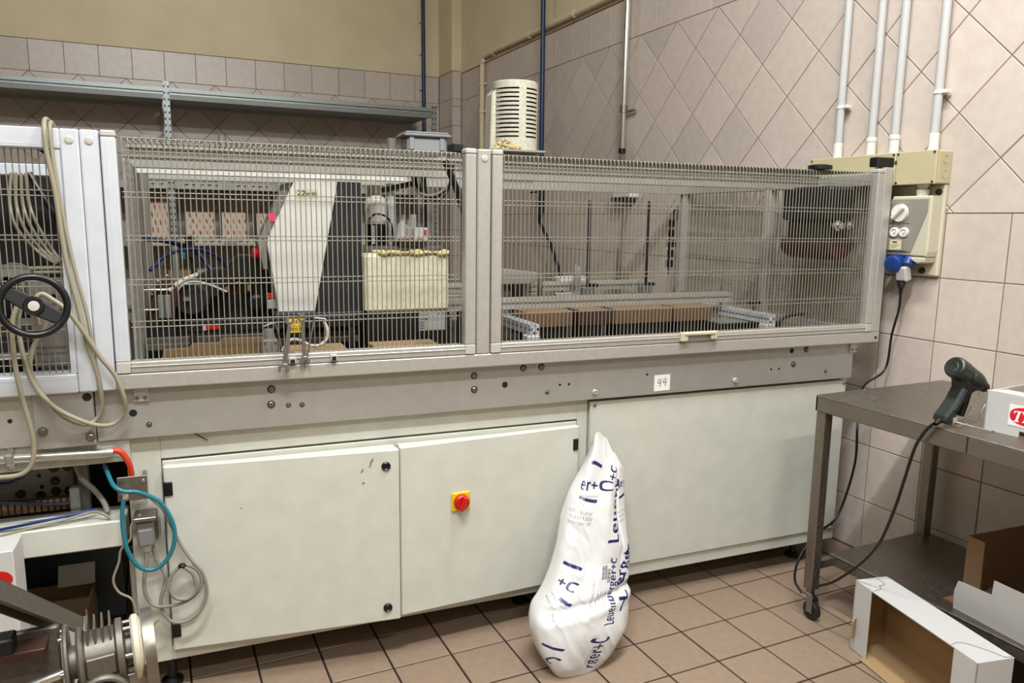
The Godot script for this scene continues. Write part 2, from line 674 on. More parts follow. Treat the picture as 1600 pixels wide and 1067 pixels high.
func wall_tiles(u0: float, u1: float, joint0: float, y0: float, peak0: float, border: float, u_border: float) -> Array:
	# straight rows below y0, a diagonal field of three diamonds above, one straight row on top
	var out := []
	var J := 0.0038
	var u := joint0 - ceilf((joint0 - u0) / T) * T
	while u < u1:
		for k in 7:
			var q := tile_piece(rect(u, y0 - (k + 1) * T, u + T, y0 - k * T), rect(u0, 0.0, u1, 9.0), J, 0.008)
			if q:
				out.append(q)
		u += T
	u = u_border - ceilf((u_border - u0) / T) * T
	while u < u1:
		var q2 := tile_piece(rect(u, border, u + T, border + T), rect(u0, 0.0, u1, 9.0), J, 0.008)
		if q2:
			out.append(q2)
		u += T
	var D := T * sqrt(2.0)
	var k0 := int(floor((u0 - peak0) / D)) - 1
	var k1 := int(ceil((u1 - peak0) / D)) + 1
	for k in range(k0 * 2, k1 * 2 + 1):
		for r in range(-1, 8):
			if (k + r) % 2 == 0:
				continue
			var q3 := tile_piece(diamond(peak0 + k * D / 2.0, border - r * D / 2.0), rect(u0, y0, u1, border), J, 0.008)
			if q3:
				out.append(q3)
	return out

func shell() -> void:
	# floor
	bb(-4.6, 3.0, -0.15, -0.0035, ZA - 0.2, 3.2, 0.0)
	var floor_ := struct("floor", M.grout_floor)
	var fp := []
	var ox := 1.63623
	var oz := -2.21245
	for i in range(-31, 7):
		for j in range(-26, 28):
			var q := tile_piece(rect(ox + i * 0.2, -oz + (j - 1) * 0.2, ox + (i + 1) * 0.2, -oz + j * 0.2), rect(-4.55, -2.95, XB, -ZA), 0.0065, 0.006)
			if q:
				fp.append(q)
	lay(floor_, Basis(Vector3.RIGHT, Vector3.FORWARD, Vector3.UP), Vector3.ZERO, fp, "floortile", 0.006, "tile", func(c: Vector2): return c.x > -0.3 and c.y > 0.95 and c.y < 2.75)
	# right wall: out of the room is +x; along = +z
	bb(XB + 0.002, XB + 0.22, 0, 4.42, ZA - 0.2, 3.2, 0.0)
	var wr := struct("wall_right", M.grout_wall)
	var br := Basis(Vector3.BACK, Vector3.UP, Vector3.LEFT)
	lay(wr, br, Vector3(XB, 0, 0), wall_tiles(-7.139, 2.95, -1.98835, 1.49314, -5.18677, 2.58207, -5.22), "walltile", 0.008, "tile",
		func(c: Vector2): return (c.x < -0.9 and c.x > -3.2 and c.y < 1.5 and c.y > 0.1) or (c.y > 1.49 and c.x < -1.0 and c.x > -7.0) or (c.y > 0.9 and c.y < 1.5 and c.x > -5.5 and c.x < -3.1))
	org = Vector3.ZERO
	bb(XB - 0.008, XB + 0.004, 2.838, 4.42, -7.139, 3.2, 0.0)
	part("plaster", M.plaster, wr)
	# back wall
	bb(-4.8, XB + 0.2, 0, 4.42, ZA - 0.22, ZA - 0.002, 0.0)
	var wb := struct("wall_back", M.grout_wall)
	lay(wb, Basis.IDENTITY, Vector3(0, 0, ZA), wall_tiles(-4.5, 2.706, -0.82376, 1.49314, -0.83361 + T * sqrt(2.0) * 4, 2.596, -0.82376), "walltile", 0.008, "tile",
		func(c: Vector2): return c.x > -1.3 and c.y > 1.95)
	org = Vector3.ZERO
	bb(-4.55, 2.706, 2.85, 4.42, ZA - 0.004, ZA + 0.006, 0.0)
	part("plaster", M.plaster, wb)
	# pillar in the corner
	bb(2.708, XB + 0.1, 0, 2.85, ZA, -7.141, 0.0)
	var pl := struct("trim_1", M.grout_wall)
	var px := []
	for k in 12:
		var yt := 2.85 - k * T
		if k == 1:
			continue
		px.append(tile_piece(rect(2.706, maxf(yt - T, 0.0), XB, yt), rect(2.6, 0, XB - 0.004, 2.85), 0.0045, 0.008))
	px.append(tile_piece(rect(2.706, 2.346 + 0.18, XB, 2.598), rect(2.6, 0, XB - 0.004, 2.85), 0.0045, 0.008))
	px.append(tile_piece(rect(2.706, 2.346, XB, 2.526), rect(2.6, 0, XB - 0.004, 2.85), 0.0045, 0.008))
	px = px.filter(func(q): return not q.is_empty())
	lay(pl, Basis.IDENTITY, Vector3(0, 0, -7.139), px, "walltile", 0.008, "tile", func(_c): return true)
	px = []
	for k in 12:
		var yt2 := 2.85 - k * T
		px.append(tile_piece(rect(-7.30, maxf(yt2 - T, 0.0), -7.139, yt2), rect(-7.51, 0, -7.139, 2.85), 0.0045, 0.008))
		px.append(tile_piece(rect(-7.52, maxf(yt2 - T, 0.0), -7.30, yt2), rect(-7.51, 0, -7.139, 2.85), 0.0045, 0.008))
	px = px.filter(func(q): return not q.is_empty())
	lay(pl, br, Vector3(2.706, 0, 0), px, "walltile", 0.008, "tile", func(c: Vector2): return c.y > 1.9)
	org = Vector3.ZERO
	bb(2.700, XB + 0.1, 2.85, 4.42, ZA, -7.133, 0.012)
	part("plaster", M.plaster, pl)
	# the walls behind and beside the camera, the ceiling
	bb(-4.8, -4.55, 0, 4.42, ZA - 0.2, 3.2, 0.0)
	struct("wall_left", M.far_paint)
	bb(-4.8, XB + 0.2, 0, 4.42, 2.95, 3.2, 0.0)
	struct("wall_front", M.far_paint)
	bb(-4.8, XB + 0.2, 4.4, 4.6, ZA - 0.2, 3.2, 0.0)
	struct("ceiling", M.ceiling)

# ---------------------------------------------------------------- pipes and boxes on the walls
func pipes() -> void:
	# four grey conduits coming down to the junction boxes
	var zs := [-2.507, -2.334, -2.223, -2.046]
	var ys := [1.745, 1.745, 1.745, 1.745]
	var says := ["leftmost of the four grey conduits above the sockets, with a clip", "second from left of the four grey conduits above the sockets", "third from left of the four grey conduits above the sockets", "rightmost of the four grey conduits above the sockets, with a clip"]
	for k in 4:
		var x: float = XB - 0.035
		var t := thing("conduit_pipe", says[k], "pipe", Vector3(x, ys[k], zs[k]), "grey conduits above the junction boxes")
		cyl(Vector3(x, ys[k] + 0.05, zs[k]), Vector3(x, 4.38, zs[k]), 0.0165, -1, 16)
		part("tube", M.pvc, t)
		lathe(Vector3(x, ys[k] - 0.012, zs[k]), Vector3.UP, [Vector2(0.0, 0), Vector2(0.020, 0), Vector2(0.020, 0.055), Vector2(0.0225, 0.058), Vector2(0.0225, 0.072), Vector2(0.017, 0.076)] if k in [1, 2] else [Vector2(0.0, 0), Vector2(0.0195, 0), Vector2(0.0195, 0.065), Vector2(0.0165, 0.066)], 18)
		part("gland", M.pvc_white, t)
		if k in [0, 3]:
			var yc: float = 1.952
			lathe(Vector3(x, yc - 0.007, zs[k]), Vector3.UP, [Vector2(0.0165, 0), Vector2(0.0195, 0), Vector2(0.0195, 0.014), Vector2(0.0165, 0.014)], 18)
			box(Vector3(x + 0.008, yc, zs[k] + 0.026), Vector3(0.03, 0.014, 0.022), 0.002)
			box(Vector3(x + 0.022, yc, zs[k]), Vector3(0.026, 0.014, 0.03), 0.002)
			part("clip", M.pvc_white, t)
	# ivory junction boxes: a long one and a square one side by side
	for k in 2:
		var z0: float = [-2.60, -2.158][k]
		var z1: float = [-2.162, -1.985][k]
		var t := thing("junction_box", ["long ivory junction box with screwed lid, under the conduits, half behind the machine post", "square ivory junction box with round knockouts on its side, above the blue plug socket"][k], "box", Vector3(XB - 0.05, 1.605, (z0 + z1) / 2), "ivory junction boxes")
		bb(XB - 0.078, XB, 1.605, 1.73, z0, z1, 0.004)
		part("body", M.ivory_box, t)
		bb(XB - 0.094, XB - 0.078, 1.603, 1.732, z0 - 0.001, z1 + 0.001, 0.003)
		part("lid", M.ivory_box, t)
		for sy in [1.612, 1.723]:
			for sz in [z0 + 0.008, z1 - 0.008]:
				cyl(Vector3(XB - 0.097, sy, sz), Vector3(XB - 0.093, sy, sz), 0.004, -1, 8)
				part("screw", M.hole, t)
		if k == 1:
			for sy in [1.642, 1.698]:
				lathe(Vector3(XB - 0.038, sy, z1 + 0.0002), Vector3.BACK, [Vector2(0.016, 0), Vector2(0.0165, 0.0012), Vector2(0.0145, 0.0012), Vector2(0.0145, 0.0)], 20)
				part("knockout", M.cap, t)
	# interlocked socket on its ivory back plate
	var s := thing("socket_outlet", "ivory interlocked wall socket with round grey rotary switch, right of the machine", "socket", Vector3(XB, 1.245, -2.07))
	bb(XB - 0.022, XB, 1.247, 1.605, -2.37, -1.987, 0.006)
	part("back_plate", M.ivory, s)
	for yz in [[1.575, -2.01], [1.268, -2.05], [1.275, -2.16]]:
		lathe(Vector3(XB - 0.034, yz[0], yz[1]), Vector3.RIGHT, [Vector2(0.0, 0), Vector2(0.010, 0), Vector2(0.013, 0.012)], 14)
		part("screw", M.dark_iron, s)
	lathe(Vector3(XB - 0.05, 1.606, -2.06), Vector3.DOWN, [Vector2(0.016, 0), Vector2(0.022, 0.002), Vector2(0.022, 0.01), Vector2(0.016, 0.012), Vector2(0.016, 0.02), Vector2(0.024, 0.022), Vector2(0.024, 0.034), Vector2(0.02, 0.05)], 18)
	part("gland", M.pvc_white, s)
	X = Transform3D(Basis(Vector3.BACK, Vector3.UP, Vector3.LEFT), Vector3(XB - 0.022, 0, 0))
	prism(PackedVector2Array([Vector2(-2.205, 1.325), Vector2(-1.998, 1.325), Vector2(-1.993, 1.345), Vector2(-1.993, 1.56), Vector2(-2.165, 1.56), Vector2(-2.19, 1.52)]), 0.0, 0.062, 0.006)
	X = Transform3D()
	part("housing", M.ivory, s)
	X = Transform3D(Basis(Vector3.BACK, Vector3.UP, Vector3.LEFT), Vector3(XB - 0.083, 0, 0))
	prism(PackedVector2Array([Vector2(-2.198, 1.34), Vector2(-2.062, 1.34), Vector2(-2.005, 1.50), Vector2(-2.005, 1.548), Vector2(-2.16, 1.548), Vector2(-2.183, 1.515)]), 0.0, 0.006, 0.002)
	X = Transform3D()
	part("front_panel", M.clear_grey, s)
	bb(XB - 0.092, XB - 0.086, 1.452, 1.536, -2.168, -2.075, 0.004)
	part("switch_plate", M.cable_grey, s)
	var k0 := Vector3(XB - 0.092, 1.494, -2.118)
	lathe(k0, Vector3.LEFT, [Vector2(0.036, 0), Vector2(0.034, 0.012), Vector2(0.0, 0.012)], 24)
	X = Transform3D(Basis(Vector3.RIGHT, -0.75), k0 + Vector3(-0.018, 0, 0))
	box(Vector3.ZERO, Vector3(0.016, 0.014, 0.068), 0.004)
	X = Transform3D()
	var kn := part("rotary_knob", M.pvc_white, s)
	for dz in [-2.137, -2.094]:
		lathe(Vector3(XB - 0.087, 1.418, dz), Vector3.LEFT, [Vector2(0.02, 0), Vector2(0.019, 0.012), Vector2(0.013, 0.013), Vector2(0.012, 0.008), Vector2(0.006, 0.008), Vector2(0.005, 0.014), Vector2(0, 0.014)], 18)
		part("fuse_cap", M.pvc_white, s)
	bb(XB - 0.096, XB - 0.086, 1.342, 1.393, -2.178, -2.078, 0.004)
	part("window_frame", M.cable_grey, s)
	var im := blank(96, 64, Color(0.80, 0.77, 0.62))
	im.fill_rect(Rect2i(20, 10, 40, 10), Color(0.1, 0.1, 0.08))
	for r in 3:
		im.fill_rect(Rect2i(10, 32 + r * 9, 70 - r * 12, 3), Color(0.3, 0.28, 0.2))
	card(Vector3(XB - 0.0962, 1.368, -2.125), Vector3(0, 0, 0.026), Vector3(0, 0.019, 0))
	part("rating_label", printed(im), s)
	# the lid that closes over the plug, and the socket's round mouth
	X = Transform3D(Basis(Vector3.BACK, Vector3.UP, Vector3.LEFT), Vector3(XB - 0.03, 0, 0))
	prism(PackedVector2Array([Vector2(-2.06, 1.322), Vector2(-1.995, 1.322), Vector2(-2.0, 1.303), Vector2(-2.03, 1.297), Vector2(-2.06, 1.312)]), 0.0, 0.058, 0.004)
	X = Transform3D()
	part("mouth", M.ivory, s)
	var p := thing("power_plug", "blue round industrial plug with clear body in the wall socket", "plug", Vector3(XB - 0.09, 1.28, -2.10))
	lathe(Vector3(XB - 0.06, 1.302, -2.125), Vector3(-1.0, -0.25, 0.1), [Vector2(0.0, 0), Vector2(0.034, 0), Vector2(0.036, 0.05), Vector2(0.033, 0.056), Vector2(0.018, 0.06), Vector2(0.0, 0.061)], 24)
	part("cap", M.blue, p)
	cyl(Vector3(XB - 0.06, 1.318, -2.078), Vector3(XB - 0.085, 1.286, -2.072), 0.024, 0.022, 18)
	part("collar", M.blue, p)
	X = Transform3D(Basis(Vector3.BACK, 0.25), Vector3(XB - 0.078, 1.255, -2.092))
	box(Vector3.ZERO, Vector3(0.036, 0.062, 0.05), 0.006)
	X = Transform3D()
	part("body", M.pvc, p)
	lathe(Vector3(XB - 0.082, 1.228, -2.092), Vector3.DOWN, [Vector2(0.02, 0), Vector2(0.017, 0.012), Vector2(0.018, 0.016), Vector2(0.013, 0.022), Vector2(0.014, 0.027), Vector2(0.009, 0.034), Vector2(0.005, 0.06)], 14)
	part("strain_relief", M.rubber, p)
	hose([Vector3(XB - 0.082, 1.18, -2.092), Vector3(XB - 0.075, 1.11, -2.098), Vector3(XB - 0.062, 1.0, -2.13), Vector3(XB - 0.058, 0.85, -2.15), Vector3(2.60, 0.79, -2.13), Vector3(2.45, 0.69, -2.02), Vector3(2.405, 0.53, -1.98), Vector3(2.33, 0.34, -1.975), Vector3(2.22, 0.285, -1.97), Vector3(2.14, 0.20, -1.97), Vector3(2.11, 0.13, -1.955), Vector3(2.115, 0.09, -1.92)], 0.0048, 8)
	lone("power_cable", M.rubber, "black power cable hanging from the blue wall plug behind the steel table", "cable")
	# galvanised tube on the tiles with a clip and a cable out of its end
	var g := thing("steel_pipe", "shiny vertical steel pipe ending above the machine's right guard", "pipe", Vector3(XB - 0.05, 1.885, -4.21))
	cyl(Vector3(XB - 0.05, 1.90, -4.21), Vector3(XB - 0.05, 4.38, -4.20), 0.021, -1, 18)
	part("tube", M.chrome, g)
	lathe(Vector3(XB - 0.05, 2.125, -4.208), Vector3.UP, [Vector2(0.021, 0), Vector2(0.026, 0), Vector2(0.026, 0.045), Vector2(0.021, 0.045)], 18)
	box(Vector3(XB - 0.025, 2.135, -4.16), Vector3(0.02, 0.012, 0.09), 0.002)
	part("clip", M.bolt, g)
	cyl(Vector3(XB - 0.05, 1.875, -4.21), Vector3(XB - 0.05, 1.905, -4.21), 0.0235, -1, 18)
	part("end_cap", M.rubber, g)
	hose([Vector3(XB - 0.05, 1.88, -4.21), Vector3(XB - 0.04, 1.78, -4.205), Vector3(XB - 0.035, 1.67, -4.20)], 0.006, 6)
	part("cable", M.cable_grey, g)
	var jb := thing("junction_box", "small pale junction box on the tiles behind the right guard", "box", Vector3(XB - 0.03, 1.59, -4.17))
	bb(XB - 0.07, XB, 1.595, 1.69, -4.28, -4.075, 0.006)
	part("body", M.pvc_white, jb)
	bb(XB - 0.075, XB, 1.575, 1.60, -4.27, -4.09, 0.003)
	part("base", M.dark_iron, jb)
	cyl(Vector3(XB - 0.055, 1.655, -4.30), Vector3(XB - 0.055, 1.655, -4.275), 0.02, -1, 14)
	part("gland", M.black, jb)
	hose([Vector3(XB - 0.03, 1.58, -4.17), Vector3(XB - 0.03, 1.45, -4.185), Vector3(XB - 0.03, 1.32, -4.205), Vector3(XB - 0.03, 1.27, -4.21)], 0.012, 6)
	part("cable", M.cable_grey, jb)
	cyl(Vector3(XB - 0.03, 0.85, -4.215), Vector3(XB - 0.03, 1.27, -4.215), 0.021, -1, 16)
	part("sleeve_tube", M.chrome, jb)
	# cream pipe along the top edge of the tiles, turning down beside the corner
	hose([Vector3(XB - 0.03, 2.87, 2.9), Vector3(XB - 0.03, 2.872, -2.0), Vector3(XB - 0.03, 2.878, -5.4), Vector3(XB - 0.03, 2.882, -6.44), Vector3(XB - 0.03, 2.84, -6.535), Vector3(XB - 0.03, 2.72, -6.56), Vector3(XB - 0.03, 1.2, -6.56)], 0.022, 8, 12)
	var cp := lone("wall_pipe", M.plaster, "cream painted pipe running along the top edge of the wall tiles", "pipe")
	org = cp.position
	for zz in [-3.2, -4.9, -5.6, -6.3]:
		lathe(Vector3(XB - 0.03, 2.876, zz - 0.012), Vector3.BACK, [Vector2(0.022, 0), Vector2(0.028, 0), Vector2(0.028, 0.024), Vector2(0.022, 0.024)], 14)
		box(Vector3(XB - 0.01, 2.876, zz), Vector3(0.02, 0.018, 0.024), 0.002)
		part("clip", M.plaster, cp)
	for yy in [2.64, 2.40]:
		lathe(Vector3(XB - 0.03, yy, -6.56), Vector3.UP, [Vector2(0.022, 0), Vector2(0.028, 0), Vector2(0.028, 0.02), Vector2(0.022, 0.02)], 14)
		box(Vector3(XB - 0.012, yy + 0.01, -6.545), Vector3(0.02, 0.018, 0.06), 0.002)
		part("clip", M.plaster, cp)
	# blue compressed air pipes
	var b1 := thing("air_pipe", "dark blue air pipe down the back wall behind the shelving", "pipe", Vector3(2.53, 1.2, ZA + 0.05), "blue air pipes")
	cyl(Vector3(2.535, 1.2, ZA + 0.05), Vector3(2.52, 4.38, ZA + 0.05), 0.019, -1, 12)
	part("tube", M.pipe_blue, b1)
	for yy in [3.35, 3.05, 2.72]:
		box(Vector3(2.52, yy, ZA + 0.028), Vector3(0.05, 0.02, 0.045), 0.002)
		part("clip", M.pvc, b1)
	var b2 := thing("air_pipe", "blue air pipe with black valve and hose on the tiled side wall", "pipe", Vector3(XB - 0.085, 1.5, -5.29), "blue air pipes")
	cyl(Vector3(XB - 0.085, 1.72, -5.26), Vector3(XB - 0.085, 4.38, -5.30), 0.018, -1, 12)
	part("tube", M.pipe_blue, b2)
	cyl(Vector3(XB - 0.085, 1.50, -5.26), Vector3(XB - 0.085, 1.74, -5.26), 0.028, -1, 12)
	cyl(Vector3(XB - 0.085, 1.42, -5.265), Vector3(XB - 0.085, 1.5, -5.26), 0.014, 0.022, 12)
	part("valve", M.black, b2)
	box(Vector3(XB - 0.10, 1.66, -5.33), Vector3(0.012, 0.014, 0.17), 0.003)
	part("valve_handle", M.black, b2)
	hose([Vector3(XB - 0.085, 1.43, -5.265), Vector3(XB - 0.085, 1.36, -5.19), Vector3(XB - 0.085, 1.277, -5.09), Vector3(XB - 0.085, 1.16, -5.0), Vector3(XB - 0.085, 1.05, -4.92), Vector3(XB - 0.085, 0.85, -4.85)], 0.013, 6)
	part("hose", M.black, b2)

# ---------------------------------------------------------------- shelving at the back wall with its goods
func rack() -> void:
	var zf := -6.86
	var zb := -7.44
	var r := thing("shelving_rack", "long galvanised shelving rack standing against the tiled back wall", "shelving", Vector3(0.7, 0, -7.1))
	for x in [-2.1, 0.17, 2.42]:
		for z in [zf, zb]:
			for s in [-1.0, 1.0]:
				bb(x + s * 0.012 - 0.012, x + s * 0.012 + 0.012, 0, 2.50 if x < 2 else 2.47, z - 0.006, z + 0.006, 0.001)
			bb(x - 0.004, x + 0.004, 0, 2.50 if x < 2 else 2.47, z - 0.006, z + 0.012, 0.001)
			var up := part("upright", M.zinc, r)
			if z == zf:
				for k in 26:
					for s in [-1.0, 1.0]:
						bb(x + s * 0.015 - 0.005, x + s * 0.015 + 0.005, 1.2 + k * 0.05, 1.216 + k * 0.05, z + 0.0055, z + 0.0068, 0.0)
				part("slot", M.hole, up, "stuff")
	for seg in [[-2.08, 0.145], [0.195, 2.40]]:
		for y in [[2.36, 2.45], [1.66, 1.72], [1.20, 1.262], [0.6, 0.66]]:
			for z in [zf + 0.004, zb]:
				X = Transform3D(Basis(Vector3.BACK, Vector3.UP, Vector3.LEFT), Vector3(seg[1], 0, 0))
				var h: float = y[1] - y[0]
				if y[1] > 2:
					prism(PackedVector2Array([Vector2(z - 0.02, y[0]), Vector2(z + 0.01, y[0]), Vector2(z + 0.014, y[0] + h * 0.36), Vector2(z - 0.006, y[0] + h * 0.42), Vector2(z - 0.006, y[0] + h * 0.58), Vector2(z + 0.014, y[0] + h * 0.64), Vector2(z + 0.010, y[1]), Vector2(z - 0.02, y[1])]), 0.0, seg[1] - seg[0])
				else:
					prism(PackedVector2Array([Vector2(z - 0.02, y[0]), Vector2(z + 0.012, y[0]), Vector2(z + 0.012, y[1]), Vector2(z - 0.02, y[1])]), 0.0, seg[1] - seg[0])
				X = Transform3D()
				part("beam", M.zinc, r)
			bb(seg[0], seg[1], y[0] + 0.012, y[0] + 0.035, zb + 0.02, zf - 0.01, 0.002)
			part("shelf", M.zinc if y[1] > 2 else M.dark_iron, r)
	# price strips on the middle beam
	var im := blank(256, 32, Color(0.80, 0.78, 0.74))
	for k in 5:
		im.fill_rect(Rect2i(14 + k * 50, 8, 26, 7), Color(0.12, 0.12, 0.12))
		im.fill_rect(Rect2i(14 + k * 50, 20, 16, 3), Color(0.3, 0.3, 0.3))
	var strip := printed(im)
	for y in [1.69, 1.231]:
		for k in 6:
			var cx := -0.02 + k * 0.4 + (0.02 if k > 0 else 0.0)
			card(Vector3(cx, y, zf + 0.0172), Vector3(0.15, 0, 0), Vector3(0, 0.024, 0))
			part("label_strip", strip, r)
	# cartons with wavy print
	var pat := blank(128, 160, Color(0.88, 0.80, 0.72))
	for k in 5:
		for j in 4:
			var c := Vector2(16 + j * 32 + (k % 2) * 14, 20 + k * 31)
			var pts := PackedVector2Array()
			for a in 8:
				pts.append(c + Vector2(cos(a * TAU / 8) * 5.5, sin(a * TAU / 8) * 12 + cos(a * TAU / 8) * 6))
			fill_poly(pat, pts, [Color(0.55, 0.36, 0.22), Color(0.62, 0.20, 0.16), Color(0.66, 0.58, 0.42)][(k + j) % 3])
	pat.fill_rect(Rect2i(0, 0, 128, 5), Color(0.6, 0.45, 0.38))
	var pm := printed(pat, 0.5)
	var spots := [[-1.30, 0.2, 0.30, "patterned carton on the shelf seen through the left guard, furthest left"], [-0.98, 0.22, 0.32, "patterned carton on the rack behind the beige cables"], [-0.02, 0.15, 0.315, "tall patterned carton on the rack just left of the perforated upright"], [0.27, 0.21, 0.245, "wide patterned carton on the rack just right of the perforated upright"], [0.545, 0.19, 0.245, "patterned carton second right of the perforated rack upright"], [0.825, 0.15, 0.24, "patterned carton on the rack half behind the white tapered housing"]]
	for s in spots:
		var z1: float = -6.9
		var x0: float = s[0]
		var t := thing("patterned_carton", s[3], "carton", Vector3(x0 + s[1] / 2, 1.235, z1 - 0.15), "patterned cartons on the rack")
		bb(x0, x0 + s[1], 1.236, 1.236 + s[2], z1 - 0.3, z1, 0.003)
		part("body", M.carton_grey, t)
		card(Vector3(x0 + s[1] / 2, 1.236 + s[2] / 2, z1 + 0.0002), Vector3(s[1] / 2, 0, 0), Vector3(0, s[2] / 2, 0))
		part("printed_front", pm, t)
	for k in 4:
		var xx: float = [0.20, 0.42, 0.70, 1.5][k]
		bb(xx - 0.09, xx + 0.1, 0.636, 0.636 + 0.36, -7.2, -6.92, 0.004)
		lone("stored_box", M.board_light if k != 1 else M.carton_grey, ["plain brown box low on the rack left of the white canister", "grey carton low on the rack behind the black mechanism", "brown box low on the rack behind the tapered housing", "brown box low on the rack behind the glue tank"][k], "box", "boxes on the lower shelf")
	# on the upper level, showing above the machine's guard
	var rb := thing("roll", "white roll on the rack showing over the middle of the left guard", "roll", Vector3(0.585, 1.68, -6.93))
	lathe(Vector3(0.585, 1.722, -7.02), Vector3.UP, [Vector2(0.0, 0), Vector2(0.07, 0), Vector2(0.07, 0.26), Vector2(0.032, 0.27), Vector2(0.032, 0.385), Vector2(0.036, 0.395), Vector2(0.0, 0.395)], 20)
	part("wound_film", M.carton, rb)
	bb(-0.048, 0.098, 1.722, 2.08, -7.05, -6.9, 0.01)
	lone("white_carton", M.carton, "white carton on the rack showing over the left end of the guard", "carton")
	var r2 := thing("roll", "narrow white roll on the rack beside the grey plastic crate", "roll", Vector3(2.06, 1.68, -6.95))
	lathe(Vector3(2.06, 1.722, -7.02), Vector3.UP, [Vector2(0.0, 0), Vector2(0.10, 0), Vector2(0.10, 0.34), Vector2(0.042, 0.35), Vector2(0.042, 0.455), Vector2(0.0, 0.455)], 20)
	part("wound_film", M.carton, r2)
	ball(Vector3(2.115, 2.03, -6.935), Vector3(0.018, 0.022, 0.006), 8)
	part("red_mark", M.red, r2)
	var c := thing_m("plastic_crate", "grey lidded plastic box on the machine's rear beam, left of the middle post", "box", Vector3(1.15, 1.651, -1.31))
	bb(1.055, 1.25, 1.651, 1.832, -1.40, -1.26, 0.008)
	part("tub", M.bin_grey, c)
	bb(1.035, 1.268, 1.832, 1.846, -1.42, -1.24, 0.005)
	bb(1.045, 1.258, 1.846, 1.856, -1.41, -1.25, 0.004)
	part("lid", M.bin_grey, c)
	for q in [1.075, 1.225]:
		bb(q - 0.012, q + 0.012, 1.77, 1.832, -1.26, -1.252, 0.003)
		part("rib", M.bin_grey, c)

# ---------------------------------------------------------------- the packaging machine (coordinates: along, up, out)
func along_prism(poly: PackedVector2Array, u0: float, u1: float) -> void:
	X = Transform3D(Basis(Vector3.BACK, Vector3.UP, Vector3.LEFT), Vector3(u1, 0, 0))
	prism(poly, 0.0, u1 - u0)
	X = Transform3D()

# welded wire mesh: uprights bent over at the top into a roof, crossed by pairs of wires
func guard_mesh(u0: float, u1: float, v0: float, v1: float, n: float, back: float, pairs: Array, parent: Node3D) -> void:
	var count := int(round((u1 - u0) / 0.0149))
	for i in count + 1:
		var u := lerpf(u0, u1, float(i) / count)
		if back < n:
			wire([Vector3(u, v0, n), Vector3(u, v1 - 0.008, n), Vector3(u, v1 - 0.002, n - 0.003), Vector3(u, v1, n - 0.01), Vector3(u, v1 + 0.006, back)], 0.00165, 6)
		else:
			wire([Vector3(u, v0, n), Vector3(u, v1, n)], 0.00165, 6)
	for v in pairs:
		wire([Vector3(u0 - 0.006, v, n - 0.0036), Vector3(u1 + 0.006, v, n - 0.0036)], 0.00165, 6)
	if back < n:
		for k in [0.055, 0.07, 0.20]:
			if n - k > back:
				wire([Vector3(u0 - 0.006, v1 + 0.004, n - k), Vector3(u1 + 0.006, v1 + 0.004, n - k)], 0.00165, 6)
	part("wire_mesh", M.wire, parent, "stuff")

func screw_mesh(r: float, h: float) -> Mesh:
	org = Vector3.ZERO
	lathe(Vector3.ZERO, Vector3.BACK, [Vector2(r, 0), Vector2(r, h * 0.6), Vector2(r * 0.75, h), Vector2(r * 0.45, h), Vector2(r * 0.4, h * 0.2), Vector2(0, h * 0.2)], 12)
	return take()

func hole_mesh(r: float) -> Mesh:
	org = Vector3.ZERO
	lathe(Vector3.ZERO, Vector3.BACK, [Vector2(r, 0), Vector2(r, 0.0006), Vector2(0, 0.0006)], 14)
	return take()

func hex_mesh(r: float, h: float) -> Mesh:
	org = Vector3.ZERO
	cyl(Vector3.ZERO, Vector3(0, 0, 0.002), r * 1.35, -1, 16)
	lathe(Vector3(0, 0, 0.002), Vector3.BACK, [Vector2(r, 0), Vector2(r, h * 0.85), Vector2(r * 0.85, h), Vector2(0, h)], 6)
	return take()

func turned(u: float, v: float, n: float, deg: float) -> Transform3D:
	return Transform3D(Basis(Vector3.UP, deg_to_rad(deg)), Vector3(u, v, n))

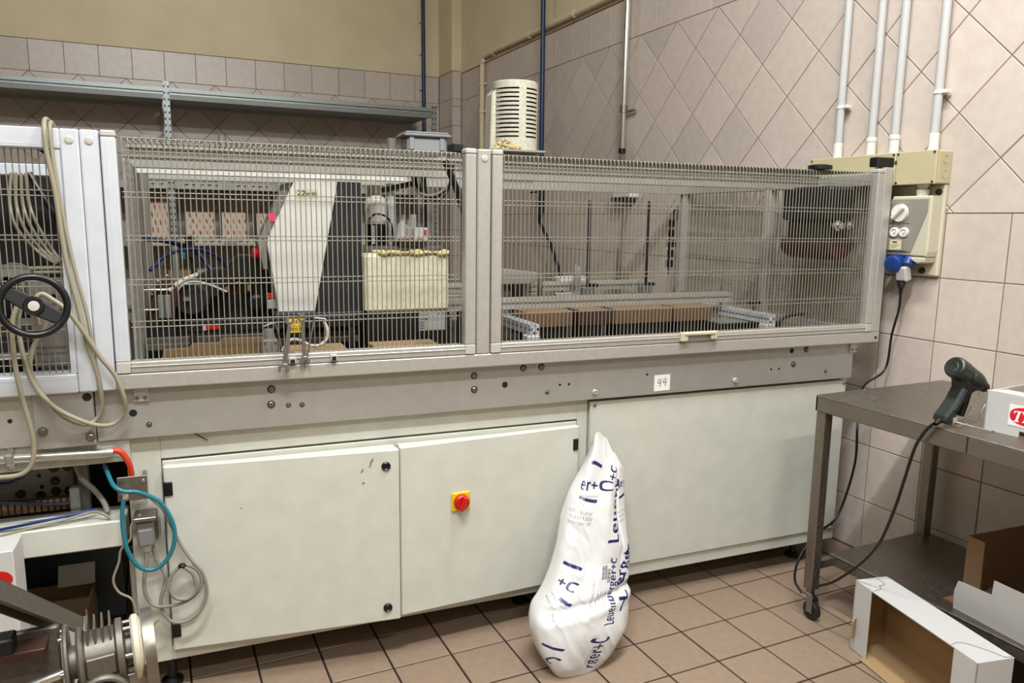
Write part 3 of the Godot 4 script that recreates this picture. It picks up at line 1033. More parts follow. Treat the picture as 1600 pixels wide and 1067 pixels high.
func machine() -> void:
	var t := thing_m("packaging_machine", "long cream and aluminium packaging machine with wire mesh guards, across the middle of the room", "machine")
	# cabinet
	bb(-0.10, 2.60, 0.106, 0.83, -1.25, -0.055, 0.004)
	var body := part("cabinet_body", M.cream, t)
	bb(-0.10, -0.011, 0.106, 0.83, -0.055, 0.0, 0.003)
	part("frame_upright", M.cream, t)
	bb(1.348, 1.389, 0.106, 0.83, -0.055, 0.0, 0.003)
	part("frame_upright", M.cream, t)
	bb(-0.012, 1.349, 0.743, 0.83, -0.055, 0.0, 0.003)
	part("frame_top", M.cream, t)
	bb(-0.009, 1.346, 0.69, 0.7365, -0.05, -0.001, 0.002)
	part("opening_lip", M.cream, t)
	bb(-0.012, 1.349, 0.106, 0.149, -0.055, 0.0, 0.003)
	part("frame_bottom", M.cream, t)
	bb(1.388, 2.60, 0.106, 0.156, -0.055, 0.004, 0.003)
	part("frame_bottom", M.cream, t)
	for f in [[-0.02, -0.06], [1.2, -0.15], [2.48, -0.1], [-0.02, -1.15], [2.48, -1.15]]:
		lathe(Vector3(f[0], 0, f[1]), Vector3.UP, [Vector2(0, 0), Vector2(0.032, 0), Vector2(0.032, 0.012), Vector2(0.014, 0.022), Vector2(0.014, 0.108)], 16)
		part("foot", M.rubber, t)
	bb(1.393, 2.592, 0.158, 0.806, -0.053, 0.014, 0.003)
	var sp := part("side_panel", M.cream, t)
	var scr := screw_mesh(0.006, 0.004)
	for q in [[1.408, 0.793], [2.578, 0.793], [1.408, 0.175], [2.578, 0.175]]:
		inst("screw", scr, M.bolt, sp, "", Vector3(q[0], q[1], 0.014))
	# two doors, each standing a little open at the middle
	org = Vector3.ZERO
	var hm := 0.0
	for k in 2:
		var w: float = [0.686, 0.662][k]
		var d := Node3D.new()
		d.name = "cabinet_door"
		t.add_child(d, true)
		d.transform = turned(-0.007 if k == 0 else 1.344, 0.1495, 0.026, -4.9 if k == 0 else 3.6)
		var x0 := 0.0 if k == 0 else -w
		org = Vector3.ZERO
		bb(x0, x0 + w, 0.0, 0.577, -0.026, 0.0, 0.004)
		part("leaf", M.cream, d)
		# deep rim that the door carries towards the opening
		var sl := tan(deg_to_rad(4.9 if k == 0 else 3.6))
		X = Transform3D(Basis(Vector3.RIGHT, Vector3.FORWARD, Vector3.UP), Vector3.ZERO)
		if k == 0:
			prism(PackedVector2Array([Vector2(0.006, 0.02), Vector2(w - 0.008, 0.02), Vector2(w - 0.008, 0.018 + sl * w), Vector2(0.006, 0.024)]), 0.006, 0.572)
		else:
			prism(PackedVector2Array([Vector2(-0.006, 0.02), Vector2(-0.006, 0.024), Vector2(-w + 0.008, 0.018 + sl * w), Vector2(-w + 0.008, 0.02)]), 0.006, 0.572)
		X = Transform3D()
		part("door_rim", M.cream, d)
		for y in [0.065, 0.51]:
			bb(0.004 if k == 0 else -0.024, 0.024 if k == 0 else -0.004, y - 0.021, y + 0.021, -0.002, 0.005, 0.002)
			if k == 0:
				bb(0.0, 0.006, y - 0.021, y + 0.021, -0.02, 0.005, 0.001)
			part("hinge", M.rubber, d)
		if k == 0:
			for y in [0.047, 0.525]:
				lathe(Vector3(w - 0.042, y, 0.0), Vector3.BACK, [Vector2(0.0145, 0), Vector2(0.0145, 0.004), Vector2(0.011, 0.007), Vector2(0.008, 0.004), Vector2(0.005, 0.004), Vector2(0, 0.003)], 20)
				part("lock", M.rubber, d)
			for q in [[0.60, 0.545, 0.004, 0.011], [0.57, 0.515, 0.003, 0.009], [0.573, 0.475, 0.004, 0.005], [0.595, 0.53, 0.003, 0.008], [0.21, 0.43, 0.006, 0.0015]]:
				X = Transform3D(Basis(Vector3.BACK, -0.5), Vector3(q[0], q[1], 0.0))
				ball(Vector3.ZERO, Vector3(q[2], q[3], 0.0005), 8)
			X = Transform3D()
			part("smudge", M.cable_grey, d, "stuff")
		else:
			# yellow and red main switch
			var c := Vector3(-0.455, 0.367, 0.0)
			box(c + Vector3(0, 0, 0.004), Vector3(0.066, 0.066, 0.008), 0.005)
			var ms := part("main_switch", M.yellow, d)
			lathe(c + Vector3(0, 0, 0.008), Vector3.BACK, [Vector2(0.027, 0), Vector2(0.026, 0.012), Vector2(0.022, 0.016), Vector2(0, 0.016)], 24)
			X = Transform3D(Basis(Vector3.BACK, -0.35), c + Vector3(0, 0, 0.03))
			box(Vector3.ZERO, Vector3(0.015, 0.05, 0.02), 0.005)
			X = Transform3D()
			part("switch_knob", M.red, d)
	# bed rail with its holes and screws
	org = Vector3.ZERO
	bb(-0.166, 2.60, 0.819, 0.967, -0.03, 0.03, 0.002)
	var rail := part("bed_rail", M.alu_dull, t)
	bb(-0.10, 2.58, 0.967, 1.0, -0.03, 0.0, 0.0)
	part("rail_spacer", M.alu_dull, t)
	var big := hole_mesh(0.0105)
	for q in [[-0.073, 0.894], [1.055, 0.897], [2.276, 0.949]]:
		inst("hole", big, M.hole, rail, "", Vector3(q[0], q[1], 0.03))
	var soc := screw_mesh(0.0085, 0.0045)
	var sring := hole_mesh(0.0118)
	for q in [[0.302, 0.936], [0.30, 0.889], [0.945, 0.935], [0.946, 0.888], [1.122, 0.95], [1.189, 0.95], [2.29, 0.894], [2.35, 0.95]]:
		inst("counterbore", sring, M.hole, rail, "", Vector3(q[0], q[1], 0.03))
		inst("socket_screw", soc, M.bolt, rail, "", Vector3(q[0], q[1], 0.0302))
	var small := screw_mesh(0.0052, 0.0035)
	for q in [[0.35, 0.883], [0.39, 0.881], [-0.034, 0.857], [1.213, 0.859], [2.459, 0.855]]:
		inst("counterbore", hole_mesh(0.0076), M.hole, rail, "", Vector3(q[0], q[1], 0.03))
		inst("socket_screw", small, M.bolt, rail, "", Vector3(q[0], q[1], 0.0302))
	for q in [[1.261, 0.882], [1.296, 0.882], [1.613, 0.896], [2.18, 0.88], [2.218, 0.88]]:
		inst("small_hole", hole_mesh(0.0045), M.hole, rail, "", Vector3(q[0], q[1], 0.03))
	for q in [[1.398, 0.847], [2.007, 0.848]]:
		inst("dome_screw", screw_mesh(0.0095, 0.009), M.cap, rail, "", Vector3(q[0], q[1], 0.03))
	hose([Vector3(0.068, 0.822, 0.004), Vector3(0.09, 0.808, 0.006), Vector3(0.118, 0.791, 0.012)], 0.0016, 3, 6)
	part("wire_stub", M.rubber, t)
	# handwritten number label
	var im := blank(128, 128, Color(0.93, 0.92, 0.90))
	for dx in [0, 42]:
		var ink := Color(0.12, 0.12, 0.13)
		for s in [[Vector2(42, 28), Vector2(30, 66)], [Vector2(30, 66), Vector2(58, 62)], [Vector2(54, 34), Vector2(48, 94)]]:
			var p: Vector2 = s[0] + Vector2(dx, -dx * 0.05)
			var q2: Vector2 = s[1] + Vector2(dx, -dx * 0.05)
			var w2 := (q2 - p).orthogonal().normalized() * 2.4
			fill_poly(im, PackedVector2Array([p - w2, q2 - w2, q2 + w2, p + w2]), ink)
	org = Vector3.ZERO
	X = Transform3D(Basis(), Vector3.ZERO)
	card(Vector3(1.678, 0.861, 0.0305), Vector3(0.034, 0.0005, 0), Vector3(0, 0.030, 0), 0.0008)
	part("number_label", printed(im), t)
	# sill beam, posts, brackets
	bb(-0.108, 2.702, 0.968, 1.0115, -0.02, 0.06, 0.003)
	part("sill_beam", M.alu, t)
	for b in [[-0.069, -0.03], [2.575, 2.612]]:
		bb(b[0], b[1], 0.926, 0.969, 0.028, 0.038, 0.002)
		var br := part("sill_bracket", M.alu, t)
		for dx in [0.009, 0.03]:
			inst("screw", small, M.bolt, br, "", Vector3(b[0] + dx, 0.938, 0.038))
	for p in [[-0.1525, -0.108, -0.02], [0.943, 0.9885, 0.0], [2.657, 2.702, 0.0]]:
		bb(p[0], p[1], 0.968 if p[0] < 0 else 1.0115, 1.664 if p[0] < 2 else 1.672, p[2], 0.06, 0.004)
		var po := part("post", M.alu_pale if p[0] < 0 else M.alu, t)
		if p[0] < 2:
			lathe(Vector3((p[0] + p[1]) / 2, 1.636, 0.06), Vector3.BACK, [Vector2(0.011, 0), Vector2(0.0105, 0.002), Vector2(0.007, 0.0032), Vector2(0, 0.0035)], 18)
			part("plug_cap", M.cap, po)
		if p[0] > 2:
			lathe(Vector3(2.682, 0.988, 0.06), Vector3.BACK, [Vector2(0.006, 0), Vector2(0.006, 0.001), Vector2(0, 0.001)], 12)
			part("hole", M.hole, po)
	bb(0.9895, 0.9915, 1.02, 1.65, 0.0, 0.03, 0.0)
	part("door_seal", M.rubber, t)
	# guard doors
	var pairs := [1.616, 1.603, 1.507, 1.493, 1.390, 1.378, 1.270, 1.2555, 1.154, 1.138, 1.046]
	for k in 2:
		var u0: float = [-0.1045, 0.992][k]
		var u1: float = [0.939, 2.654][k]
		var s0: float = [0.036, 0.036][k]
		var s1: float = [0.036, 0.034][k]
		var d := Node3D.new()
		d.name = "guard_door"
		t.add_child(d, true)
		org = Vector3.ZERO
		for q in [[u0, u0 + s0], [u1 - s1, u1]]:
			bb(q[0], q[1], 1.046, 1.648, 0.02, 0.062, 0.003)
			bb(q[0] + 0.012, q[0] + 0.014, 1.046, 1.648, 0.058, 0.0626, 0.0)
			part("stile", M.alu_pale if k == 0 and q[0] < 0 else M.alu, d)
			bb(q[0] - 0.0005, q[1] + 0.0005, 1.648, 1.665, 0.018, 0.063, 0.004)
			part("stile_cap", M.cap, d)
			bb(q[0], q[1], 1.013, 1.046, 0.02, 0.0625, 0.003)
			part("corner_block", M.cap, d)
		bb(u0 + s0, u1 - s1, 1.0135, 1.044, 0.02, 0.06, 0.002)
		bb(u0 + s0, u1 - s1, 1.030, 1.033, 0.055, 0.063, 0.001)
		part("bottom_rail", M.alu, d)
		guard_mesh(u0 + s0 + 0.012, u1 - s1 - 0.012, 1.036, 1.651, 0.04, -0.28, pairs, d)
		if k == 1:
			bb(1.735, 1.87, 1.040, 1.052, 0.06, 0.082, 0.003)
			bb(1.722, 1.752, 1.018, 1.052, 0.06, 0.078, 0.003)
			bb(1.852, 1.88, 1.022, 1.052, 0.06, 0.078, 0.003)
			part("handle", M.ivory, d)
	# beams under the roof of the guards
	org = Vector3.ZERO
	along_prism(PackedVector2Array([Vector2(-0.34, 1.592), Vector2(-0.28, 1.592), Vector2(-0.28, 1.614), Vector2(-0.288, 1.616), Vector2(-0.288, 1.6195), Vector2(-0.28, 1.621), Vector2(-0.278, 1.630), Vector2(-0.292, 1.632), Vector2(-0.292, 1.648), Vector2(-0.272, 1.650), Vector2(-0.272, 1.6575), Vector2(-0.34, 1.6575)]), -0.07, 2.66)
	part("hinge_beam", M.alu_dull, t)
	along_prism(PackedVector2Array([Vector2(-0.50, 1.582), Vector2(-0.44, 1.582), Vector2(-0.44, 1.599), Vector2(-0.446, 1.6005), Vector2(-0.446, 1.602), Vector2(-0.436, 1.603), Vector2(-0.436, 1.617), Vector2(-0.50, 1.617)]), -0.07, 0.84)
	part("cross_beam", M.white_panel, t)
	along_prism(PackedVector2Array([Vector2(-1.33, 1.60), Vector2(-1.28, 1.60), Vector2(-1.28, 1.65), Vector2(-1.33, 1.65)]), -0.15, 2.70)
	part("rear_beam", M.alu_dull, t)
	bb(2.645, 2.684, 1.60, 1.65, -1.3, 0.0, 0.003)
	part("end_beam", M.alu, t)
	bb(2.645, 2.684, 0.985, 1.02, -1.3, 0.0, 0.003)
	part("end_beam", M.alu, t)
	for n in [-0.63, -1.33]:
		bb(2.645, 2.684, 0.93, 1.62, n, n + 0.045, 0.003)
		bb(2.642, 2.648, 0.93, 1.62, n + 0.018, n + 0.027, 0.001)
		part("end_post", M.alu, t)
	bb(-0.15, -0.105, 0.93, 1.65, -1.33, -1.285, 0.003)
	part("end_post", M.alu_dull, t)
	# mesh closing the right end
	for sec in [[-1.28, -0.635], [-0.58, -0.005]]:
		var cnt := int(round((sec[1] - sec[0]) / 0.0149))
		for i in cnt + 1:
			var n2: float = lerpf(sec[0], sec[1], float(i) / cnt)
			wire([Vector3(2.676, 1.02, n2), Vector3(2.676, 1.60, n2)], 0.0019, 5)
		for v in pairs.slice(2):
			wire([Vector3(2.673, v, sec[0]), Vector3(2.673, v, sec[1])], 0.0021, 5)
		part("end_mesh", M.wire, t, "stuff")
	# grey sheet closing the left end of the guard
	bb(-0.062, -0.056, 1.0, 1.60, -0.95, -0.02, 0.001)
	part("divider_sheet", M.divider, t)
	bb(-0.066, -0.052, 0.98, 1.62, -1.0, -0.95, 0.002)
	part("divider_post", M.dark_iron, t)
	# bed
	bb(-0.10, 2.60, 0.925, 0.945, -1.25, -0.03, 0.0)
	part("bed_plate", M.dark_bed, t)
	along_prism(PackedVector2Array([Vector2(-0.16, 0.946), Vector2(-0.06, 0.946), Vector2(-0.06, 1.015), Vector2(-0.16, 1.015)]), -0.05, 0.95)
	part("bed_beam", M.grey_paint, t)
	# interlock switches on top of the right post, plug socket on the middle one
	bb(2.628, 2.735, 1.674, 1.712, 0.0, 0.045, 0.004)
	var sw := part("interlock_switch", M.black, t)
	cyl(Vector3(2.725, 1.692, 0.047), Vector3(2.725, 1.692, 0.06), 0.013, -1, 14)
	part("connector", M.bolt, sw)
	lathe(Vector3(2.36, 1.655, 0.02), Vector3.UP, [Vector2(0.0, 0), Vector2(0.045, 0), Vector2(0.045, 0.014), Vector2(0.03, 0.018), Vector2(0, 0.018)], 20)
	part("interlock_knob", M.black, t)
	bb(0.888, 0.926, 1.658, 1.688, -0.09, -0.03, 0.004)
	part("interlock_switch", M.black, t)

# ---------------------------------------------------------------- the neighbouring infeed module at the left edge
func infeed() -> void:
	var t := thing_m("infeed_module", "left machine module with white guard frame and open cream base, cut by the photo's edge", "machine", Vector3(-0.5, 0, 0))
	bb(-1.0, -0.198, 1.612, 1.664, -0.02, 0.06, 0.003)
	bb(-1.0, -0.198, 1.6205, 1.6225, 0.058, 0.0605, 0.0)
	var tr := part("top_rail", M.alu_pale, t)
	lathe(Vector3(-0.224, 1.636, 0.06), Vector3.BACK, [Vector2(0.011, 0), Vector2(0.0105, 0.002), Vector2(0.007, 0.0032), Vector2(0, 0.0035)], 18)
	part("plug_cap", M.cap, tr)
	bb(-0.198, -0.154, 0.968, 1.664, -0.02, 0.06, 0.004)
	var po := part("post", M.alu_pale, t)
	lathe(Vector3(-0.176, 1.636, 0.06), Vector3.BACK, [Vector2(0.011, 0), Vector2(0.0105, 0.002), Vector2(0.007, 0.0032), Vector2(0, 0.0035)], 18)
	part("plug_cap", M.cap, po)
	bb(-0.214, -0.199, 1.02, 1.612, 0.0, 0.056, 0.002)
	part("stile", M.alu_pale, t)
	bb(-1.0, -0.199, 0.968, 1.020, -0.02, 0.06, 0.003)
	bb(-1.0, -0.199, 1.008, 1.0095, 0.058, 0.0606, 0.0)
	part("bottom_rail", M.alu_pale, t)
	guard_mesh(-1.0, -0.222, 1.02, 1.612, 0.03, 0.03, [1.507, 1.493, 1.390, 1.378, 1.270, 1.2555, 1.154, 1.138, 1.046], t)
	# bed plates
	org = Vector3(-0.5, 0, 0)
	bb(-1.0, -0.311, 0.822, 0.966, -0.02, 0.032, 0.002)
	var lp := part("bed_plate", M.alu, t)
	bb(-0.312, -0.168, 0.815, 0.968, -0.02, 0.046, 0.002)
	var jp := part("joint_plate", M.alu_dull, t)
	var hx := hex_mesh(0.010, 0.010)
	var hm := hole_mesh(0.0115)
	org = Vector3(-0.5, 0, 0)
	for q in [[-0.293, 0.865], [-0.18, 0.84]]:
		inst("hex_bolt", hx, M.bolt, jp, "", Vector3(q[0], q[1], 0.046) - org)
	inst("hole", hm, M.dark_iron, jp, "", Vector3(-0.182, 0.952, 0.046) - org)
	inst("hole", hole_mesh(0.006), M.hole, lp, "", Vector3(-0.369, 0.897, 0.032) + Vector3(0.5, 0, 0))
	org = Vector3(-0.5, 0, 0)
	# base frame
	bb(-1.0, -0.088, 0.752, 0.822, -0.10, 0.02, 0.003)
	part("upper_beam", M.cream_old, t)
	bb(-1.0, -0.112, 0.503, 0.582, -0.10, 0.03, 0.004)
	part("lower_beam", M.cream, t)
	bb(-1.0, -0.102, 0.02, 0.80, -1.2, -1.16, 0.0)
	part("back_sheet", M.dark_iron, t)
	bb(-0.90, -0.86, 0.0, 0.55, -0.1, -0.02, 0.003)
	part("leg", M.cream_old, t)
	bb(-1.0, -0.11, 0.905, 0.925, -1.2, -0.03, 0.0)
	part("bed_plate", M.dark_bed, t)
	# steel tube with a saddle clip
	cyl(Vector3(-1.0, 0.813, 0.04), Vector3(-0.128, 0.787, 0.04), 0.0135, -1, 16)
	var tu := part("conduit_tube", M.chrome, t)
	bb(-0.387, -0.363, 0.778, 0.812, 0.034, 0.056, 0.006)
	bb(-0.383, -0.367, 0.765, 0.824, 0.02, 0.028, 0.002)
	part("saddle_clip", M.chrome, tu)
	# machinery in the open base
	bb(-0.85, -0.262, 0.60, 0.735, -0.20, -0.16, 0.002)
	var gp := part("gear_plate", M.grey_paint, t)
	for q in [[-0.31, 0.70], [-0.31, 0.66], [-0.275, 0.70], [-0.275, 0.625], [-0.35, 0.62], [-0.31, 0.628], [-0.40, 0.63]]:
		inst("hex_bolt", hx, M.dark_iron, gp, "", Vector3(q[0], q[1], -0.16) + Vector3(0.5, 0, 0))
	for q in [[-0.35, 0.68], [-0.345, 0.645]]:
		inst("hole", hole_mesh(0.006), M.hole, gp, "", Vector3(q[0], q[1], -0.16) + Vector3(0.5, 0, 0))
	org = Vector3(-0.5, 0, 0)
	bb(-0.245, -0.215, 0.53, 0.76, -0.14, -0.11, 0.002)
	part("bracket_bar", M.grey_paint, t)
	bb(-0.262, -0.235, 0.55, 0.66, -0.10, -0.07, 0.002)
	part("bracket_bar", M.zinc, t)
	for k in 22:
		bb(-0.60 + k * 0.0165, -0.587 + k * 0.0165, 0.592, 0.625, -0.10, -0.09, 0.002)
	part("slat_chain", M.board, t, "stuff")
	bb(-0.62, -0.24, 0.588, 0.629, -0.11, -0.10, 0.0)
	part("chain_bed", M.dark_iron, t)
	cyl(Vector3(-0.9, 0.562, -0.06), Vector3(-0.225, 0.578, -0.06), 0.018, -1, 18)
	part("roller", M.chrome, t)
	# deep green sheet below
	bb(-0.95, -0.16, 0.12, 0.50, -0.34, -0.32, 0.003)
	part("lower_sheet", M.teal_dark, t)
	# grey perforated sheet and block behind the wheel
	bb(-0.31, -0.218, 1.03, 1.275, -0.03, -0.02, 0.001)
	var sh := part("guard_sheet", M.grey_paint, t)
	for q in [[-0.252, 1.225], [-0.262, 1.19], [-0.272, 1.17]]:
		inst("screw", screw_mesh(0.007, 0.004), M.dark_iron, sh, "", Vector3(q[0], q[1], -0.02) + Vector3(0.5, 0, 0))
	org = Vector3(-0.5, 0, 0)
	bb(-0.62, -0.318, 1.0, 1.10, -0.16, -0.06, 0.004)
	part("gear_housing", M.dark_iron, t)
	cyl(Vector3(-0.62, 1.055, -0.045), Vector3(-0.315, 1.06, -0.045), 0.012, -1, 14)
	part("shaft", M.chrome, t)
	bb(-0.7, -0.29, 1.12, 1.60, -0.5, -0.42, 0.004)
	part("control_panel", M.black, t)
	bb(-0.42, -0.21, 1.555, 1.59, -0.30, -0.27, 0.003)
	part("cross_beam", M.alu_pale, t)
	lathe(Vector3(-0.345, 1.265, -0.06), Vector3.BACK, [Vector2(0.0, 0), Vector2(0.05, 0), Vector2(0.05, 0.03), Vector2(0.032, 0.034), Vector2(0.032, 0.05), Vector2(0.018, 0.052), Vector2(0.018, 0.09)], 22)
	part("bearing", M.grey_paint, t)
	for k in 2:
		hose([Vector3(-0.21, 1.295 - k * 0.012, -0.1), Vector3(-0.26, 1.297 - k * 0.012, -0.09), Vector3(-0.325, 1.295 - k * 0.012, -0.1)], 0.006, 4)
		part("hose", M.cable_beige, t)
	for k in 4:
		hose([Vector3(-0.36 + k * 0.012, 1.56, -0.2), Vector3(-0.37 + k * 0.016, 1.47, -0.2), Vector3(-0.35 + k * 0.018, 1.40, -0.17), Vector3(-0.295 + k * 0.012, 1.335, -0.14), Vector3(-0.255 + k * 0.004, 1.305 + k * 0.004, -0.13)], 0.0045, 5)
		part("hose", M.cable_beige, t)
	hose([Vector3(-0.32, 1.56, -0.22), Vector3(-0.285, 1.49, -0.2), Vector3(-0.25, 1.42, -0.2), Vector3(-0.222, 1.34, -0.2)], 0.009, 5)
	part("hose", M.rubber, t)
	hose([Vector3(-0.26, 1.62, -0.05), Vector3(-0.225, 1.59, -0.03), Vector3(-0.20, 1.54, -0.03)], 0.008, 5)
	part("hose", M.rubber, t)
	# handwheel
	var hw := Node3D.new()
	hw.name = "handwheel"
	t.add_child(hw, true)
	var c := Vector3(-0.257, 1.224, 0.22)
	var ax := Vector3(0.18, 0.10, 1.0).normalized()
	var f := frame_of(ax)
	hw.transform = Transform3D(f, c - org)
	org = Vector3.ZERO
	var ring := []
	for k in 24:
		ring.append(Vector3(cos(TAU * k / 24), sin(TAU * k / 24), 0) * 0.071)
	hose(ring, 0.0085, 2, 12, true)
	part("rim", M.rubber, hw)
	for s in [0, 1]:
		X = Transform3D(Basis(Vector3.BACK, deg_to_rad(-33.0 + 180.0 * s)), Vector3(0, 0, -0.004))
		prism(PackedVector2Array([Vector2(0.0, -0.021), Vector2(0.070, -0.015), Vector2(0.070, 0.015), Vector2(0.0, 0.021)]), -0.006, 0.006, 0.003)
	X = Transform3D()
	part("spoke", M.charcoal, hw)
	lathe(Vector3(0, 0, -0.02), Vector3.BACK, [Vector2(0.0, 0), Vector2(0.024, 0), Vector2(0.024, 0.02), Vector2(0.021, 0.028), Vector2(0.0, 0.028)], 24)
	part("hub", M.rubber, hw)
	lathe(Vector3(0, 0, 0.008), Vector3.BACK, [Vector2(0.0125, 0), Vector2(0.012, 0.002), Vector2(0, 0.003)], 20)
	part("hub_cap", M.cap, hw)
	cyl(Vector3(0, 0, -0.19), Vector3(0, 0, -0.02), 0.011, -1, 12)
	part("spindle", M.bolt, hw)
	cables()
	gearbox()

func cables() -> void:
	hose([Vector3(-0.22, 1.64, -0.03), Vector3(-0.225, 1.682, 0.01), Vector3(-0.227, 1.683, 0.055), Vector3(-0.226, 1.655, 0.082), Vector3(-0.225, 1.604, 0.082), Vector3(-0.213, 1.501, 0.08), Vector3(-0.206, 1.388, 0.08), Vector3(-0.198, 1.306, 0.08), Vector3(-0.184, 1.222, 0.08), Vector3(-0.169, 1.12, 0.082), Vector3(-0.151, 1.041, 0.085), Vector3(-0.144, 0.979, 0.08), Vector3(-0.145, 0.927, 0.066), Vector3(-0.161, 0.892, 0.06), Vector3(-0.189, 0.882, 0.07), Vector3(-0.232, 0.907, 0.08), Vector3(-0.27, 0.958, 0.085), Vector3(-0.296, 1.016, 0.088), Vector3(-0.301, 1.059, 0.085), Vector3(-0.288, 1.109, 0.08), Vector3(-0.262, 1.149, 0.08), Vector3(-0.25, 1.19, 0.09)], 0.0062, 6, 10)
	lone_m("hanging_cable", M.cable_beige, "thick beige cable draped over the white frame's top rail, left of the posts", "cable", "beige cables hanging at the handwheel")
	hose([Vector3(-0.219, 1.64, -0.02), Vector3(-0.214, 1.675, 0.02), Vector3(-0.214, 1.668, 0.072), Vector3(-0.212, 1.58, 0.078), Vector3(-0.199, 1.43, 0.075), Vector3(-0.183, 1.30, 0.075), Vector3(-0.165, 1.20, 0.075), Vector3(-0.158, 1.14, 0.075), Vector3(-0.152, 1.08, 0.072)], 0.0048, 6, 8)
	lone_m("hanging_cable", M.cable_beige, "thinner beige cable lying beside the thick one down the double white post", "cable", "beige cables hanging at the handwheel")
	hose([Vector3(-0.272, 1.165, 0.10), Vector3(-0.275, 1.22, 0.11), Vector3(-0.258, 1.243, 0.11), Vector3(-0.232, 1.226, 0.11), Vector3(-0.202, 1.197, 0.11), Vector3(-0.169, 1.136, 0.10), Vector3(-0.137, 1.07, 0.095), Vector3(-0.105, 1.016, 0.09), Vector3(-0.088, 0.953, 0.085), Vector3(-0.092, 0.909, 0.07), Vector3(-0.116, 0.879, 0.068), Vector3(-0.151, 0.879, 0.085), Vector3(-0.202, 0.904, 0.095), Vector3(-0.258, 0.949, 0.10), Vector3(-0.296, 1.012, 0.10), Vector3(-0.312, 1.088, 0.10), Vector3(-0.316, 1.163, 0.10), Vector3(-0.306, 1.212, 0.10), Vector3(-0.288, 1.222, 0.10)], 0.0062, 6, 10)
	lone_m("hanging_cable", M.cable_beige, "beige cable looping widest, from behind the handwheel to below the sill beam", "cable", "beige cables hanging at the handwheel")
	hose([Vector3(-0.312, 1.215, 0.115), Vector3(-0.325, 1.17, 0.12), Vector3(-0.328, 1.081, 0.12), Vector3(-0.321, 0.996, 0.12), Vector3(-0.309, 0.91, 0.115), Vector3(-0.304, 0.85, 0.11), Vector3(-0.312, 0.798, 0.11), Vector3(-0.338, 0.771, 0.11), Vector3(-0.39, 0.768, 0.11), Vector3(-0.5, 0.775, 0.11)], 0.0062, 6, 10)
	lone_m("hanging_cable", M.cable_beige, "beige cable dropping from the handwheel to the steel tube at the photo's left edge", "cable", "beige cables hanging at the handwheel")
	# orange and turquoise hoses with the bracket
	hose([Vector3(-0.135, 0.79, 0.042), Vector3(-0.122, 0.793, 0.042), Vector3(-0.106, 0.783, 0.042), Vector3(-0.093, 0.756, 0.04), Vector3(-0.088, 0.73, 0.035), Vector3(-0.087, 0.68, 0.03)], 0.008, 6, 10)
	lone_m("orange_hose", M.orange, "short orange hose bending out of the steel tube", "hose")
	var b := thing_m("hose_bracket", "grey metal bracket plate with a brass hose fitting beside the cabinet door", "bracket", Vector3(-0.086, 0.647, 0.0))
	bb(-0.1235, -0.047, 0.647, 0.7175, 0.055, 0.058, 0.001)
	part("plate", M.steel, b)
	bb(-0.06, -0.05, 0.65, 0.715, 0.0, 0.055, 0.001)
	part("angle", M.steel, b)
	var scr := screw_mesh(0.005, 0.004)
	for y in [0.663, 0.703]:
		inst("screw", scr, M.chrome, b, "", Vector3(-0.057, y, 0.058) - Vector3(-0.086, 0.647, 0.0))
	org = Vector3(-0.086, 0.647, 0.0)
	lathe(Vector3(-0.105, 0.675, 0.06), Vector3(0.1, -0.6, 0.6), [Vector2(0.008, 0), Vector2(0.0095, 0.003), Vector2(0.0095, 0.010), Vector2(0.0075, 0.011), Vector2(0.0085, 0.02), Vector2(0.006, 0.024), Vector2(0, 0.024)], 12)
	part("fitting", M.ivory, b)
	hose([Vector3(-0.16, 0.735, -0.02), Vector3(-0.15, 0.728, 0.02), Vector3(-0.13, 0.70, 0.07), Vector3(-0.105, 0.686, 0.085), Vector3(-0.077, 0.681, 0.085), Vector3(-0.045, 0.664, 0.08), Vector3(-0.012, 0.636, 0.08), Vector3(0.012, 0.585, 0.085), Vector3(0.018, 0.54, 0.088), Vector3(0.008, 0.495, 0.09), Vector3(-0.018, 0.458, 0.09), Vector3(-0.05, 0.446, 0.09), Vector3(-0.082, 0.464, 0.09), Vector3(-0.104, 0.51, 0.09), Vector3(-0.112, 0.56, 0.085), Vector3(-0.113, 0.62, 0.08), Vector3(-0.106, 0.665, 0.072)], 0.0062, 6, 10)
	lone_m("air_hose", M.teal, "turquoise air hose looped below the grey bracket plate", "hose")
	var c := thing_m("cable_connector", "grey rectangular cable connector with ivory gland on the cabinet corner", "connector", Vector3(-0.06, 0.48, 0.0))
	bb(-0.088, -0.028, 0.585, 0.597, 0.0, 0.075, 0.002)
	bb(-0.085, -0.03, 0.505, 0.585, 0.0, 0.012, 0.002)
	part("base_plate", M.steel, c)
	X = Transform3D(Basis(Vector3.BACK, 0.03), Vector3.ZERO)
	bb(-0.066, -0.02, 0.51, 0.582, 0.012, 0.062, 0.005)
	bb(-0.062, -0.024, 0.512, 0.56, 0.062, 0.068, 0.004)
	X = Transform3D()
	part("housing", M.grey_box, c)
	for q in [-0.078, -0.024]:
		bb(q - 0.003, q + 0.003, 0.53, 0.58, 0.03, 0.05, 0.001)
		part("latch", M.bolt, c)
	lathe(Vector3(-0.06, 0.512, 0.04), Vector3.DOWN, [Vector2(0.0, 0), Vector2(0.016, 0), Vector2(0.016, 0.014), Vector2(0.013, 0.016), Vector2(0.012, 0.027), Vector2(0.006, 0.03)], 14)
	part("gland", M.ivory, c)
